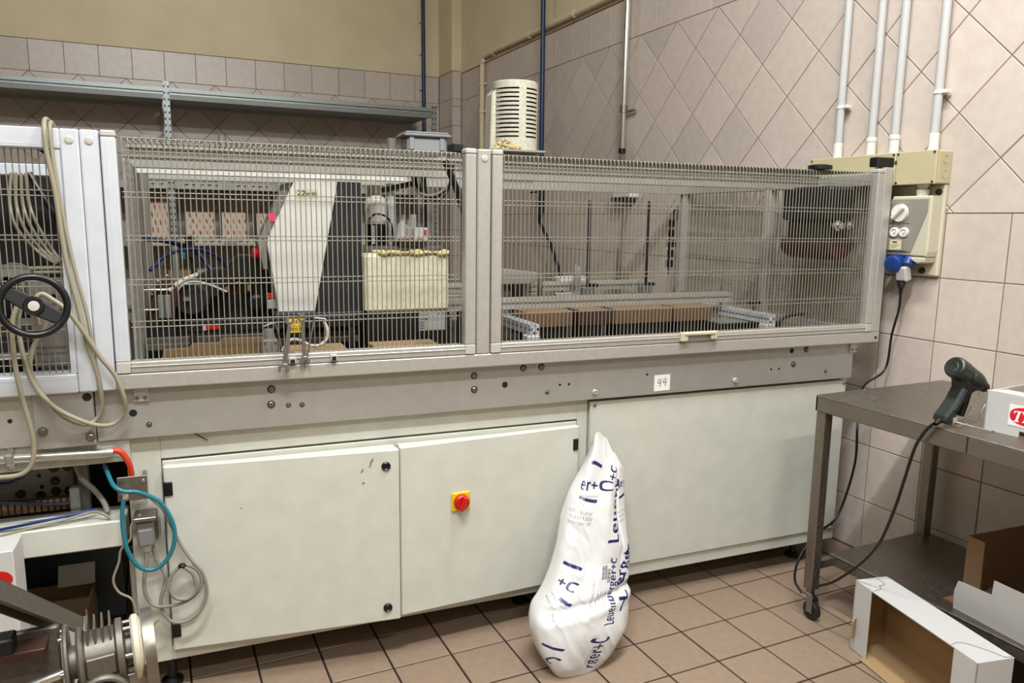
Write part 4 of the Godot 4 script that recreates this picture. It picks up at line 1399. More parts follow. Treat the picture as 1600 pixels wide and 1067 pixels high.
	hose([Vector3(-0.06, 0.49, 0.045), Vector3(-0.062, 0.46, 0.05), Vector3(-0.069, 0.42, 0.055), Vector3(-0.072, 0.375, 0.06), Vector3(-0.06, 0.335, 0.06), Vector3(-0.035, 0.318, 0.065), Vector3(0.02, 0.319, 0.07), Vector3(0.06, 0.338, 0.07), Vector3(0.082, 0.372, 0.07), Vector3(0.072, 0.415, 0.07), Vector3(0.042, 0.438, 0.072), Vector3(0.012, 0.425, 0.075), Vector3(-0.006, 0.39, 0.078), Vector3(0.006, 0.348, 0.08), Vector3(0.04, 0.336, 0.08), Vector3(0.066, 0.36, 0.08), Vector3(0.06, 0.41, 0.08), Vector3(0.035, 0.437, 0.08)], 0.0052, 6, 8)
	lone_m("coiled_cable", M.cable_grey, "grey cable from the connector coiled in rings on the cabinet door's hinge side", "cable", "grey coiled cables")
	hose([Vector3(-0.048, 0.50, 0.03), Vector3(-0.035, 0.45, 0.04), Vector3(-0.015, 0.40, 0.05), Vector3(-0.03, 0.34, 0.06), Vector3(-0.028, 0.30, 0.06), Vector3(-0.005, 0.266, 0.065), Vector3(0.035, 0.262, 0.07), Vector3(0.075, 0.29, 0.07), Vector3(0.094, 0.345, 0.07), Vector3(0.085, 0.405, 0.07), Vector3(0.06, 0.445, 0.07), Vector3(0.03, 0.50, 0.06), Vector3(0.008, 0.56, 0.055), Vector3(-0.012, 0.61, 0.05), Vector3(-0.04, 0.64, 0.04)], 0.0052, 6, 8)
	lone_m("coiled_cable", M.cable_grey, "grey cable hanging from the bracket in the largest ring before the cabinet door", "cable", "grey coiled cables")
	ball(Vector3(0.032, 0.441, 0.08), Vector3(0.012, 0.007, 0.012), 8)
	lone_m("cable_tie", M.rubber, "black tie binding the grey coiled cables together", "cable tie")
	hose([Vector3(-0.07, 0.60, 0.05), Vector3(-0.095, 0.57, 0.05), Vector3(-0.10, 0.53, 0.05), Vector3(-0.126, 0.50, 0.045), Vector3(-0.135, 0.46, 0.04), Vector3(-0.152, 0.41, 0.04), Vector3(-0.14, 0.37, 0.04), Vector3(-0.108, 0.345, 0.045), Vector3(-0.098, 0.30, 0.05), Vector3(-0.098, 0.265, 0.055), Vector3(-0.075, 0.25, 0.06), Vector3(-0.04, 0.275, 0.06)], 0.0035, 6, 8)
	lone_m("thin_cable", M.cable_beige, "thin beige cable hanging in front of the dark opening left of the cabinet", "cable")
	hose([Vector3(-0.245, 0.73, -0.09), Vector3(-0.225, 0.69, -0.06), Vector3(-0.195, 0.655, -0.05), Vector3(-0.172, 0.62, -0.04), Vector3(-0.16, 0.592, -0.02)], 0.008, 6, 10)
	lone_m("grey_hose", M.cable_grey, "grey hose slanting down in the open base of the left module", "hose")
	hose([Vector3(-0.55, 0.578, 0.012), Vector3(-0.40, 0.592, 0.012), Vector3(-0.28, 0.601, 0.0), Vector3(-0.22, 0.605, -0.01), Vector3(-0.19, 0.606, -0.02)], 0.0042, 6, 8)
	lone_m("blue_hose", M.blue, "bright blue air hose lying along the top of the lower cream beam", "hose", "blue hoses in the left base")
	hose([Vector3(-0.55, 0.715, -0.1), Vector3(-0.42, 0.69, -0.08), Vector3(-0.36, 0.72, -0.08), Vector3(-0.31, 0.745, -0.08)], 0.005, 6, 8)
	lone_m("blue_hose", M.hose_blue, "dark blue hose rising to the upper cream beam in the left base", "hose", "blue hoses in the left base")
	hose([Vector3(-0.55, 0.655, -0.07), Vector3(-0.40, 0.635, -0.07), Vector3(-0.30, 0.618, -0.07), Vector3(-0.24, 0.615, -0.08)], 0.005, 6, 8)
	lone_m("blue_hose", M.hose_blue, "dark blue hose crossing the slat chain in the left base", "hose", "blue hoses in the left base")
	hose([Vector3(-0.55, 0.560, 0.034), Vector3(-0.38, 0.583, 0.025), Vector3(-0.27, 0.595, 0.01), Vector3(-0.2, 0.606, 0.0), Vector3(-0.17, 0.603, 0.015), Vector3(-0.15, 0.588, 0.02)], 0.004, 6, 8)
	lone_m("thin_cable", M.cable_beige, "beige cable tied along the lower cream beam beside the blue hose", "cable")
	cyl(Vector3(-0.10, 0.19, 0.03), Vector3(-0.103, 0.475, 0.03), 0.007, -1, 12)
	lone_m("grey_tube", M.cable_grey, "straight grey plastic tube standing left of the cabinet behind the gearbox", "tube")
	# boxes standing under the infeed module
	var w := thing_m("white_carton", "white carton with red print standing before the left module, cut by the photo's edge", "carton", Vector3(-0.5, 0.0, 0.15))
	bb(-0.78, -0.353, 0.0, 0.60, 0.09, 0.20, 0.003)
	part("body", M.carton, w)
	ball(Vector3(-0.388, 0.525, 0.2002), Vector3(0.030, 0.024, 0.0012), 18)
	part("red_logo", M.red, w)
	var bx := thing_m("open_carton", "open brown carton with a white flap under the left module", "carton", Vector3(-0.31, 0.0, -0.16))
	bb(-0.45, -0.245, 0.0, 0.265, -0.31, -0.305, 0.0)
	bb(-0.45, -0.445, 0.0, 0.265, -0.31, -0.10, 0.0)
	bb(-0.25, -0.245, 0.0, 0.265, -0.31, -0.10, 0.0)
	part("inner_wall", M.board, bx)
	bb(-0.45, -0.245, 0.0, 0.245, -0.10, -0.094, 0.0)
	part("front_wall", M.carton, bx)
	X = Transform3D(Basis(Vector3.RIGHT, -0.5), Vector3(-0.30, 0.262, -0.29))
	bb(-0.05, 0.055, 0.0, 0.075, 0.0, 0.003, 0.0)
	X = Transform3D()
	part("flap", M.carton, bx)

# aluminium worm gearbox on a conveyor frame in the near left corner
func gearbox() -> void:
	var z := -1.52
	var f := thing("infeed_conveyor", "grey steel infeed conveyor in the near left corner carrying the gearbox", "conveyor", Vector3(-0.25, 0, -1.52))
	X = Transform3D(Basis(), Vector3.ZERO)
	# channel section running away from the camera to the right
	var a := Vector3(-0.265, 0.828, -1.45)
	var b := Vector3(-0.191, 0.598, -1.75)
	var fr := frame_of(b - a)
	X = Transform3D(fr, a)
	var L := (b - a).length()
	bb(-0.018, 0.018, -0.003, 0.0, -0.25, L, 0.001)
	bb(-0.018, -0.015, -0.036, 0.0, -0.25, L, 0.001)
	bb(-0.026, -0.015, -0.036, -0.031, -0.25, L, 0.001)
	bb(0.015, 0.018, -0.036, 0.0, -0.25, L, 0.001)
	X = Transform3D()
	part("side_rail", M.dirty_steel, f)
	bb(-0.30, -0.25, 0.0, 0.60, -1.66, -1.62, 0.004)
	part("leg", M.dirty_steel, f)
	bb(-0.30, -0.20, 0.50, 0.68, -1.575, -1.56, 0.003)
	part("motor_plate", M.dirty_steel, f)
	bb(-0.33, -0.262, 0.668, 0.70, -1.54, -1.50, 0.003)
	part("block", M.black, f)
	bb(-0.29, -0.215, 0.655, 0.672, -1.55, -1.50, 0.002)
	part("block", M.brown_dark, f)
	var g := thing("gear_motor", "cast aluminium worm gearbox with cooling fins in the near left corner", "gearbox", Vector3(-0.12, 0.45, z))
	var c := Vector3(-0.135, 0.625, z)
	# axis of the worm: nearly along +x, rising a little
	var axd := Vector3(0.99, 0.04, -0.06).normalized()
	var fb := Basis(axd, Vector3.UP, axd.cross(Vector3.UP)).orthonormalized()
	X = Transform3D(fb, c)
	lathe(Vector3(-0.052, 0, 0), Vector3.RIGHT, [Vector2(0, 0), Vector2(0.07, 0), Vector2(0.072, 0.003), Vector2(0.07, 0.007), Vector2(0.03, 0.007), Vector2(0.03, 0.02), Vector2(0.058, 0.02), Vector2(0.062, 0.024), Vector2(0.058, 0.03), Vector2(0.05, 0.034), Vector2(0.05, 0.082), Vector2(0.06, 0.086), Vector2(0.06, 0.096), Vector2(0.03, 0.1), Vector2(0.03, 0.11), Vector2(0, 0.11)], 28)
	part("housing", M.cast, g)
	for k in 4:
		bb(-0.014 + k * 0.0125, -0.0105 + k * 0.0125, 0.03, 0.072, -0.03, 0.03, 0.001)
		part("fin", M.cast, g)
	bb(-0.018, 0.030, -0.012, 0.026, 0.042, 0.056, 0.002)
	part("name_plate", M.cast, g)
	lathe(Vector3(0.004, -0.052, 0.0), Vector3(0, 0, 1), [Vector2(0.0, 0.0), Vector2(0.044, 0.0), Vector2(0.044, 0.062), Vector2(0.040, 0.066), Vector2(0.035, 0.066), Vector2(0.034, 0.058), Vector2(0.0, 0.058)], 28)
	part("output_flange", M.cast, g)
	lathe(Vector3(0.004, -0.052, 0.058), Vector3(0, 0, 1), [Vector2(0.033, 0.0), Vector2(0.03, 0.003), Vector2(0.0, 0.003)], 24)
	part("shaft_cover", M.charcoal, g)
	lathe(Vector3(0.058, 0, 0), Vector3.RIGHT, [Vector2(0, 0), Vector2(0.055, 0), Vector2(0.06, 0.004), Vector2(0.06, 0.012), Vector2(0.05, 0.018), Vector2(0, 0.019)], 28)
	part("motor_flange", M.ivory, g)
	lathe(Vector3(0.078, -0.02, -0.02), Vector3.RIGHT, [Vector2(0, 0), Vector2(0.076, 0), Vector2(0.076, 0.02), Vector2(0, 0.02)], 28)
	part("guard_disc", M.steel, g)
	for k in 6:
		var an := TAU * k / 6 + 0.3
		cyl(Vector3(0.046, cos(an) * 0.05, sin(an) * 0.05), Vector3(0.058, cos(an) * 0.05, sin(an) * 0.05), 0.005, -1, 8)
		cyl(Vector3(-0.058, cos(an) * 0.062, sin(an) * 0.062), Vector3(-0.052, cos(an) * 0.062, sin(an) * 0.062), 0.0045, -1, 6)
		part("bolt", M.bolt, g)
	cyl(Vector3(-0.145, -0.022, 0.01), Vector3(-0.05, -0.012, 0.005), 0.0085, -1, 16)
	part("shaft", M.chrome, g)
	X = Transform3D()

# ---------------------------------------------------------------- behind the left guard door
func inside_left() -> void:
	# white tapered housing with black side
	var h := thing_m("tapered_housing", "white tapered cover with black right half and 22 mm tape label, behind the left guard", "machine cover", Vector3(0.48, 0.946, -0.35))
	prism(PackedVector2Array([Vector2(0.423, 1.563), Vector2(0.567, 1.567), Vector2(0.480, 1.126), Vector2(0.360, 1.127), Vector2(0.331, 1.352), Vector2(0.333, 1.375)]), -0.46, -0.30, 0.003)
	part("white_panel", M.white_panel, h)
	prism(PackedVector2Array([Vector2(0.569, 1.567), Vector2(0.648, 1.566), Vector2(0.640, 1.118), Vector2(0.482, 1.120)]), -0.48, -0.302, 0.003)
	part("black_panel", M.charcoal, h)
	bb(0.34, 0.636, 1.085, 1.127, -0.465, -0.26, 0.004)
	bb(0.37, 0.63, 0.946, 1.085, -0.46, -0.34, 0.004)
	part("base_block", M.black, h)
	prism(PackedVector2Array([Vector2(0.392, 1.555), Vector2(0.423, 1.562), Vector2(0.332, 1.374), Vector2(0.302, 1.362)]), -0.45, -0.33, 0.003)
	part("chamfer_strip", M.grey_paint, h)
	prism(PackedVector2Array([Vector2(0.302, 1.362), Vector2(0.332, 1.374), Vector2(0.332, 1.27), Vector2(0.318, 1.27)]), -0.45, -0.33, 0.002)
	part("side_bracket", M.cable_grey, h)
	var im := blank(192, 80, Color(0.78, 0.74, 0.62))
	print_text(im, "22", 50, 34, 62, Color(0.07, 0.07, 0.07), 3, "Droid Sans", 700)
	print_text(im, "mm", 136, 40, 54, Color(0.07, 0.07, 0.07), -4, "Droid Sans", 700)
	card(Vector3(0.463, 1.523, -0.2998), Vector3(0.037, 0.001, 0), Vector3(0, 0.0155, 0), 0.0006)
	part("tape_label", printed(im), h)
	X = Transform3D(Basis(Vector3.BACK, -1.12), Vector3(0.352, 1.445, -0.328))
	bb(-0.014, 0.014, -0.011, 0.011, 0.0, 0.002, 0.0)
	X = Transform3D()
	part("pink_sticker", M.pink, h)
	lathe(Vector3(0.318, 1.322, -0.38), Vector3(-1, 0, 0.25), [Vector2(0.0, 0), Vector2(0.007, 0), Vector2(0.007, 0.012), Vector2(0.019, 0.014), Vector2(0.019, 0.028), Vector2(0.015, 0.033), Vector2(0, 0.034)], 18)
	part("red_button", M.red, h)
	# black slide bar along the front of it
	var s := thing_m("slide_bar", "long flat black bar with a red sticker behind the left guard", "machine part", Vector3(0.33, 0.946, -0.21))
	bb(0.071, 0.605, 1.082, 1.120, -0.23, -0.205, 0.003)
	part("bar", M.black, s)
	bb(0.128, 0.171, 1.092, 1.108, -0.2052, -0.2044, 0.0)
	part("red_sticker", M.red, s)
	bb(0.12, 0.13, 1.089, 1.107, -0.2052, -0.2044, 0.0)
	part("grey_sticker", M.cap, s)
	bb(0.08, 0.10, 0.946, 1.085, -0.23, -0.208, 0.002)
	bb(0.58, 0.60, 0.946, 1.085, -0.23, -0.208, 0.002)
	part("bracket", M.dark_iron, s)
	for q in [0.09, 0.30, 0.45, 0.58]:
		inst("screw", screw_mesh(0.005, 0.003), M.bolt, s, "", Vector3(q, 1.103, -0.205) - Vector3(0.33, 0.946, -0.21))
	# glue tank
	var g := thing_m("glue_tank", "cream glue melter with crusty foam rim on a black base, behind the left guard", "glue tank", Vector3(0.80, 0.946, -0.4))
	bb(0.650, 0.957, 1.116, 1.322, -0.52, -0.285, 0.01)
	part("tank_shell", M.tank_white, g)
	bb(0.650, 0.96, 0.95, 1.116, -0.52, -0.29, 0.004)
	part("base", M.black, g)
	var rr := RandomNumberGenerator.new()
	rr.seed = 5
	for k in 46:
		var px := lerpf(0.65, 0.95, rr.randf())
		var pz := -0.29 - 0.21 * rr.randf() if k > 20 else -0.288
		ball(Vector3(px, 1.322 + rr.randf() * 0.006, pz), Vector3(0.010 + 0.014 * rr.randf(), 0.005 + 0.007 * rr.randf(), 0.008 + 0.008 * rr.randf()), 7)
	part("foam_crust", M.foam, g, "stuff")
	var pi := blank(256, 160, Color(0.62, 0.61, 0.59))
	var ink := Color(0.12, 0.12, 0.12)
	for r in 4:
		pi.fill_rect(Rect2i(14, 84 + r * 18, 40, 6), ink)
		for cc in 4:
			pi.fill_rect(Rect2i(84 + cc * 42, 80 + r * 18, 36, 14), Color(0.72, 0.71, 0.69))
	pi.fill_rect(Rect2i(10, 20, 90, 4), ink)
	pi.fill_rect(Rect2i(16, 54, 14, 10), ink)
	pi.fill_rect(Rect2i(36, 52, 50, 12), ink)
	print_text(pi, "C E", 212, 26, 44, ink, 0, "Droid Sans", 700)
	card(Vector3(0.893, 1.078, -0.2895), Vector3(0.05, 0, 0), Vector3(0, 0.033, 0), 0.001)
	part("rating_plate", printed(pi, 0.4), g)
	bb(0.66, 0.965, 1.322, 1.345, -0.52, -0.40, 0.004)
	part("top_plate", M.dirty_steel, g)
	var bt := thing_m("glue_tray", "black tray with amber glue on top of the glue tank", "tray", Vector3(0.85, 1.345, -0.44))
	bb(0.797, 0.90, 1.345, 1.366, -0.50, -0.385, 0.003)
	part("tray", M.black, bt)
	for k in 8:
		ball(Vector3(0.805 + k * 0.012, 1.367, -0.395 - 0.012 * (k % 3)), Vector3(0.011, 0.009, 0.011), 7)
	part("glue_lumps", M.glue, bt, "stuff")
	# bottles and scraps on the tray
	var specs := [[0.812, -0.42, 0.095, 0.018, "pinkish glue-stained bottle leaning on the tray, leftmost"], [0.842, -0.45, 0.075, 0.02, "short grey-pink bottle in the middle of the glue tray"]]
	for q in specs:
		var b := thing_m("stained_bottle", q[4], "bottle", Vector3(q[0], 1.366, q[1]), "stained bottles on the glue tray")
		lathe(Vector3(q[0], 1.366, q[1]), Vector3(0.12, 1, 0), [Vector2(0, 0), Vector2(q[3], 0), Vector2(q[3], q[2] * 0.6), Vector2(q[3] * 0.45, q[2] * 0.75), Vector2(q[3] * 0.45, q[2]), Vector2(0, q[2])], 12)
		part("body", M.carton_grey, b)
	var bw := thing_m("small_white_box", "small white box with red print lying on the glue tray", "box", Vector3(0.885, 1.366, -0.42))
	bb(0.858, 0.91, 1.366, 1.414, -0.44, -0.40, 0.003)
	part("body", M.carton, bw)
	bb(0.892, 0.904, 1.385, 1.405, -0.4002, -0.3994, 0.0)
	part("red_print", M.red, bw)
	cyl(Vector3(0.866, 1.414, -0.45), Vector3(0.866, 1.462, -0.45), 0.013, -1, 12)
	lone_m("white_cup", M.pvc_white, "narrow white plastic cup standing behind the small box on the tray", "cup")
	# filter cylinder
	var f := thing_m("filter_bowl", "cream cylinder over a dark pump body left of the bright vertical bar", "filter", Vector3(0.74, 1.345, -0.52))
	lathe(Vector3(0.74, 1.425, -0.52), Vector3.UP, [Vector2(0, 0), Vector2(0.036, 0), Vector2(0.04, 0.012), Vector2(0.04, 0.07), Vector2(0.042, 0.072), Vector2(0.042, 0.09), Vector2(0.036, 0.1), Vector2(0.028, 0.11), Vector2(0.028, 0.14), Vector2(0, 0.14)], 20)
	part("bowl", M.white_panel, f)
	lathe(Vector3(0.74, 1.345, -0.52), Vector3.UP, [Vector2(0, 0), Vector2(0.038, 0), Vector2(0.038, 0.078), Vector2(0, 0.08)], 18)
	part("pump_body", M.black, f)
	hose([Vector3(0.705, 1.44, -0.47), Vector3(0.725, 1.46, -0.46), Vector3(0.755, 1.458, -0.46), Vector3(0.78, 1.44, -0.46), Vector3(0.79, 1.40, -0.46), Vector3(0.785, 1.36, -0.46)], 0.004, 5)
	part("tube", M.rubber, f)
	bb(0.716, 0.728, 1.35, 1.42, -0.482, -0.476, 0.001)
	part("white_scale", M.carton, f)
	bb(0.783, 0.806, 1.345, 1.575, -0.53, -0.49, 0.002)
	lone_m("upright_bar", M.alu_pale, "bright aluminium bar standing between the filter and the bottles", "bar")
	var cb := thing_m("cable_bundle", "bundle of black cables looping under the beam at the middle post", "cables", Vector3(0.9, 1.5, -0.3))
	for k in 5:
		var o := k * 0.012
		hose([Vector3(0.84 + o, 1.60, -0.36), Vector3(0.85 + o * 0.8, 1.55 - o * 0.3, -0.34), Vector3(0.88 + o * 0.5, 1.53 - o * 0.4, -0.32), Vector3(0.92 + o * 0.3, 1.535 - o * 0.3, -0.30), Vector3(0.955, 1.57 - o * 0.2, -0.28), Vector3(0.965, 1.64, -0.26)], 0.0048, 5)
		part("cable", M.rubber if k % 3 else M.cable_grey, cb)
	hose([Vector3(0.74, 1.545, -0.4), Vector3(0.79, 1.558, -0.38), Vector3(0.86, 1.575, -0.37)], 0.010, 5)
	part("cable", M.dark_iron, cb)
	hose([Vector3(0.90, 1.64, -0.15), Vector3(0.94, 1.55, -0.15), Vector3(0.97, 1.47, -0.16)], 0.012, 5)
	part("cable", M.rubber, cb)
	# black mechanism on the left
	var a := thing_m("labelling_mechanism", "black arched mechanism with hoses left of the white tapered cover", "machine part", Vector3(0.2, 0.946, -0.5))
	prism(PackedVector2Array([Vector2(0.02, 1.09), Vector2(0.04, 1.19), Vector2(0.09, 1.235), Vector2(0.155, 1.262), Vector2(0.20, 1.27), Vector2(0.245, 1.312), Vector2(0.315, 1.312), Vector2(0.318, 1.28), Vector2(0.36, 1.25), Vector2(0.40, 1.09), Vector2(0.28, 1.09), Vector2(0.285, 1.205), Vector2(0.24, 1.222), Vector2(0.195, 1.20), Vector2(0.17, 1.165), Vector2(0.10, 1.16), Vector2(0.09, 1.09)]), -0.55, -0.47, 0.006)
	part("arch_plate", M.black, a)
	bb(0.08, 0.40, 1.085, 1.175, -0.62, -0.56, 0.004)
	part("rear_plate", M.black, a)
	bb(0.02, 0.40, 0.946, 1.09, -0.56, -0.48, 0.004)
	part("pedestal", M.dark_iron, a)
	lathe(Vector3(0.085, 1.165, -0.46), Vector3.BACK, [Vector2(0, 0), Vector2(0.062, 0), Vector2(0.062, 0.012), Vector2(0.05, 0.016), Vector2(0.05, 0.03), Vector2(0.0, 0.03)], 26)
	part("roller", M.charcoal, a)
	bb(0.06, 0.085, 1.16, 1.175, -0.43, -0.41, 0.003)
	part("bright_block", M.chrome, a)
	bb(0.21, 0.275, 1.165, 1.205, -0.60, -0.555, 0.003)
	part("brown_block", M.board, a)
	bb(0.075, 0.105, 1.30, 1.38, -0.55, -0.50, 0.003)
	part("valve_block", M.black, a)
	bb(0.06, 0.076, 1.295, 1.33, -0.53, -0.50, 0.003)
	part("teal_fitting", M.teal, a)
	bb(0.09, 0.10, 1.20, 1.30, -0.53, -0.52, 0.001)
	part("valve_stem", M.dark_iron, a)
	hose([Vector3(-0.04, 1.37, -0.35), Vector3(0.0, 1.365, -0.42), Vector3(0.05, 1.35, -0.5), Vector3(0.11, 1.325, -0.52), Vector3(0.16, 1.25, -0.5)], 0.008, 5)
	part("hose", M.hose_blue, a)
	hose([Vector3(-0.03, 1.27, -0.35), Vector3(0.01, 1.31, -0.40), Vector3(0.06, 1.33, -0.44), Vector3(0.12, 1.332, -0.46), Vector3(0.18, 1.305, -0.48), Vector3(0.21, 1.25, -0.5)], 0.006, 5)
	part("hose", M.hose_blue, a)
	hose([Vector3(0.035, 1.18, -0.40), Vector3(0.06, 1.215, -0.40), Vector3(0.10, 1.228, -0.40), Vector3(0.15, 1.215, -0.40), Vector3(0.20, 1.19, -0.41)], 0.004, 5)
	part("hose", M.cap, a)
	hose([Vector3(0.02, 1.20, -0.38), Vector3(0.06, 1.23, -0.40), Vector3(0.11, 1.25, -0.42)], 0.008, 5)
	part("rod", M.cap, a)
	bb(0.33, 0.372, 1.165, 1.185, -0.40, -0.38, 0.002)
	part("orange_plate", M.orange, a)
	bb(0.33, 0.385, 1.13, 1.163, -0.41, -0.37, 0.003)
	part("grey_block", M.cap, a)
	lathe(Vector3(0.30, 1.145, -0.47), Vector3.BACK, [Vector2(0, 0), Vector2(0.03, 0), Vector2(0.03, 0.03), Vector2(0.02, 0.034), Vector2(0, 0.034)], 18)
	part("knob", M.black, a)
	var k2 := thing_m("guide_bracket", "rusty brown and grey guide bracket with two round rods at the guard's left end", "machine part", Vector3(0.0, 0.946, -0.35))
	bb(-0.012, 0.006, 1.115, 1.19, -0.36, -0.335, 0.002)
	bb(0.008, 0.026, 1.115, 1.19, -0.36, -0.335, 0.002)
	part("clamp", M.zinc, k2)
	prism(PackedVector2Array([Vector2(-0.055, 1.09), Vector2(-0.04, 1.17), Vector2(-0.01, 1.235), Vector2(0.03, 1.24), Vector2(0.05, 1.20), Vector2(0.03, 1.09)]), -0.42, -0.38, 0.004)
	part("plate", M.brown_dark, k2)
	for y in [1.205, 1.14]:
		cyl(Vector3(-0.055, y, -0.37), Vector3(0.02, y, -0.37), 0.005, -1, 10)
		part("rod", M.chrome, k2)
	bb(-0.05, 0.03, 0.946, 1.095, -0.42, -0.37, 0.003)
	part("pedestal", M.dark_iron, k2)
	for q in [[-0.01, 1.232], [0.018, 1.25], [0.03, 1.225], [-0.03, 1.19]]:
		ball(Vector3(q[0], q[1], -0.375), Vector3(0.006, 0.006, 0.004), 8)
	part("bolt_heads", M.bolt, k2)
	# brown boards lying on the bed
	var bd := [[0.0, 0.16, 1.0155, -0.20, "brown board scrap at the left, lying on the bed behind the guard's bottom rail"], [0.085, 0.29, 1.021, -0.24, "second brown board scrap on the bed, overlapping the left one"]]
	for q in bd:
		X = Transform3D(Basis(Vector3.RIGHT, 0.35), Vector3(0, q[2] + 0.012, q[3] + 0.13))
		prism(PackedVector2Array([Vector2(q[0], -0.022), Vector2(q[1], -0.015), Vector2(q[1] + 0.005, 0.045), Vector2(q[0] + 0.09, 0.047), Vector2(q[0] + 0.08, 0.032), Vector2(q[0] + 0.01, 0.03)]), -0.003, 0.0)
		X = Transform3D()
		lone_m("board_scrap", M.board_light, q[4], "cardboard", "brown board scraps on the machine bed")
	bb(0.36, 0.55, 1.016, 1.03, -0.20, -0.1, 0.002)
	lone_m("board_strip", M.board_light, "flat brown board strip lying right of the yellow warning sticker", "cardboard")
	bb(0.64, 0.86, 1.016, 1.028, -0.20, -0.08, 0.002)
	lone_m("board_strip", M.board_light, "flat brown board strip lying below the glue tank", "cardboard")
	var m := thing_m("small_gearbox", "small grey green gearbox behind the hanging spanners", "gearbox", Vector3(0.31, 0.946, -0.09))
	bb(0.285, 0.335, 1.016, 1.07, -0.13, -0.075, 0.005)
	cyl(Vector3(0.31, 1.07, -0.10), Vector3(0.31, 1.10, -0.10), 0.02, 0.014, 14)
	part("body", M.grey_paint, m)
	for q in [[0.294, 1.026], [0.326, 1.026], [0.294, 1.06], [0.326, 1.06]]:
		inst("screw", screw_mesh(0.004, 0.003), M.bolt, m, "", Vector3(q[0], q[1], -0.075) - Vector3(0.31, 0.946, -0.09))
	org = Vector3(0.31, 0.946, -0.09)
	bb(0.28, 0.34, 0.946, 1.016, -0.16, -0.05, 0.002)
	part("stand", M.dark_iron, m)
	var yl := blank(96, 96, Color(0.95, 0.76, 0.04))
	yl.fill_rect(Rect2i(0, 50, 96, 3), Color(0.2, 0.16, 0.02))
	fill_poly(yl, PackedVector2Array([Vector2(50, 8), Vector2(58, 8), Vector2(53, 24), Vector2(60, 24), Vector2(48, 44), Vector2(51, 29), Vector2(44, 29)]), Color(0.05, 0.05, 0.05))
	print_text(yl, "380 V", 48, 74, 34, Color(0.05, 0.05, 0.05), 0, "Droid Sans", 700)
	var ye := thing_m("voltage_sign", "yellow 380 V warning sticker on a black plate behind the spanners", "sign", Vector3(0.4, 0.946, -0.2))
	bb(0.372, 0.43, 1.0, 1.12, -0.204, -0.198, 0.001)
	bb(0.39, 0.41, 0.946, 1.0, -0.204, -0.198, 0.001)
	part("plate", M.black, ye)
	card(Vector3(0.403, 1.094, -0.198), Vector3(0.024, 0, 0), Vector3(0, 0.023, 0), 0.0008)
	part("sticker", printed(yl), ye)
	hose([Vector3(0.345, 1.035, -0.06), Vector3(0.37, 1.068, -0.055), Vector3(0.40, 1.066, -0.055), Vector3(0.43, 1.05, -0.05), Vector3(0.46, 1.05, -0.05), Vector3(0.482, 1.07, -0.055), Vector3(0.484, 1.10, -0.06), Vector3(0.48, 1.115, -0.09)], 0.0055, 6)
	lone_m("white_hose", M.cap, "white hose curving out behind the hex key", "hose")
	var tx := thing_m("conveyor_rail", "grey conveyor rails along the bed behind the guard's bottom rail", "rail", Vector3(0.4, 0.946, -0.35))
	for q in [[-0.28, 1.03], [-0.32, 1.045]]:
		bb(-0.05, 0.62, q[1] - 0.01, q[1] + 0.01, q[0] - 0.012, q[0] + 0.012, 0.002)
		part("rail", M.dirty_steel, tx)
	for u in [0.05, 0.5]:
		bb(u, u + 0.03, 0.946, 1.03, -0.33, -0.27, 0.002)
		part("support", M.dark_iron, tx)

# ---------------------------------------------------------------- behind the right guard door
func slot_profile(u: float, v: float, h: float, z0: float, z1: float) -> void:
	# aluminium extrusion with a slot on every side, running along out
	var p := PackedVector2Array()
	for k in 4:
		var b := Transform2D(k * PI / 2, Vector2(u, v))
		for q in [Vector2(h, -h), Vector2(h, -0.25 * h), Vector2(0.72 * h, -0.25 * h), Vector2(0.72 * h, -0.45 * h), Vector2(0.4 * h, -0.3 * h), Vector2(0.4 * h, 0.3 * h), Vector2(0.72 * h, 0.45 * h), Vector2(0.72 * h, 0.25 * h), Vector2(h, 0.25 * h)]:
			p.append(b * q)
	prism(p, z0, z1)

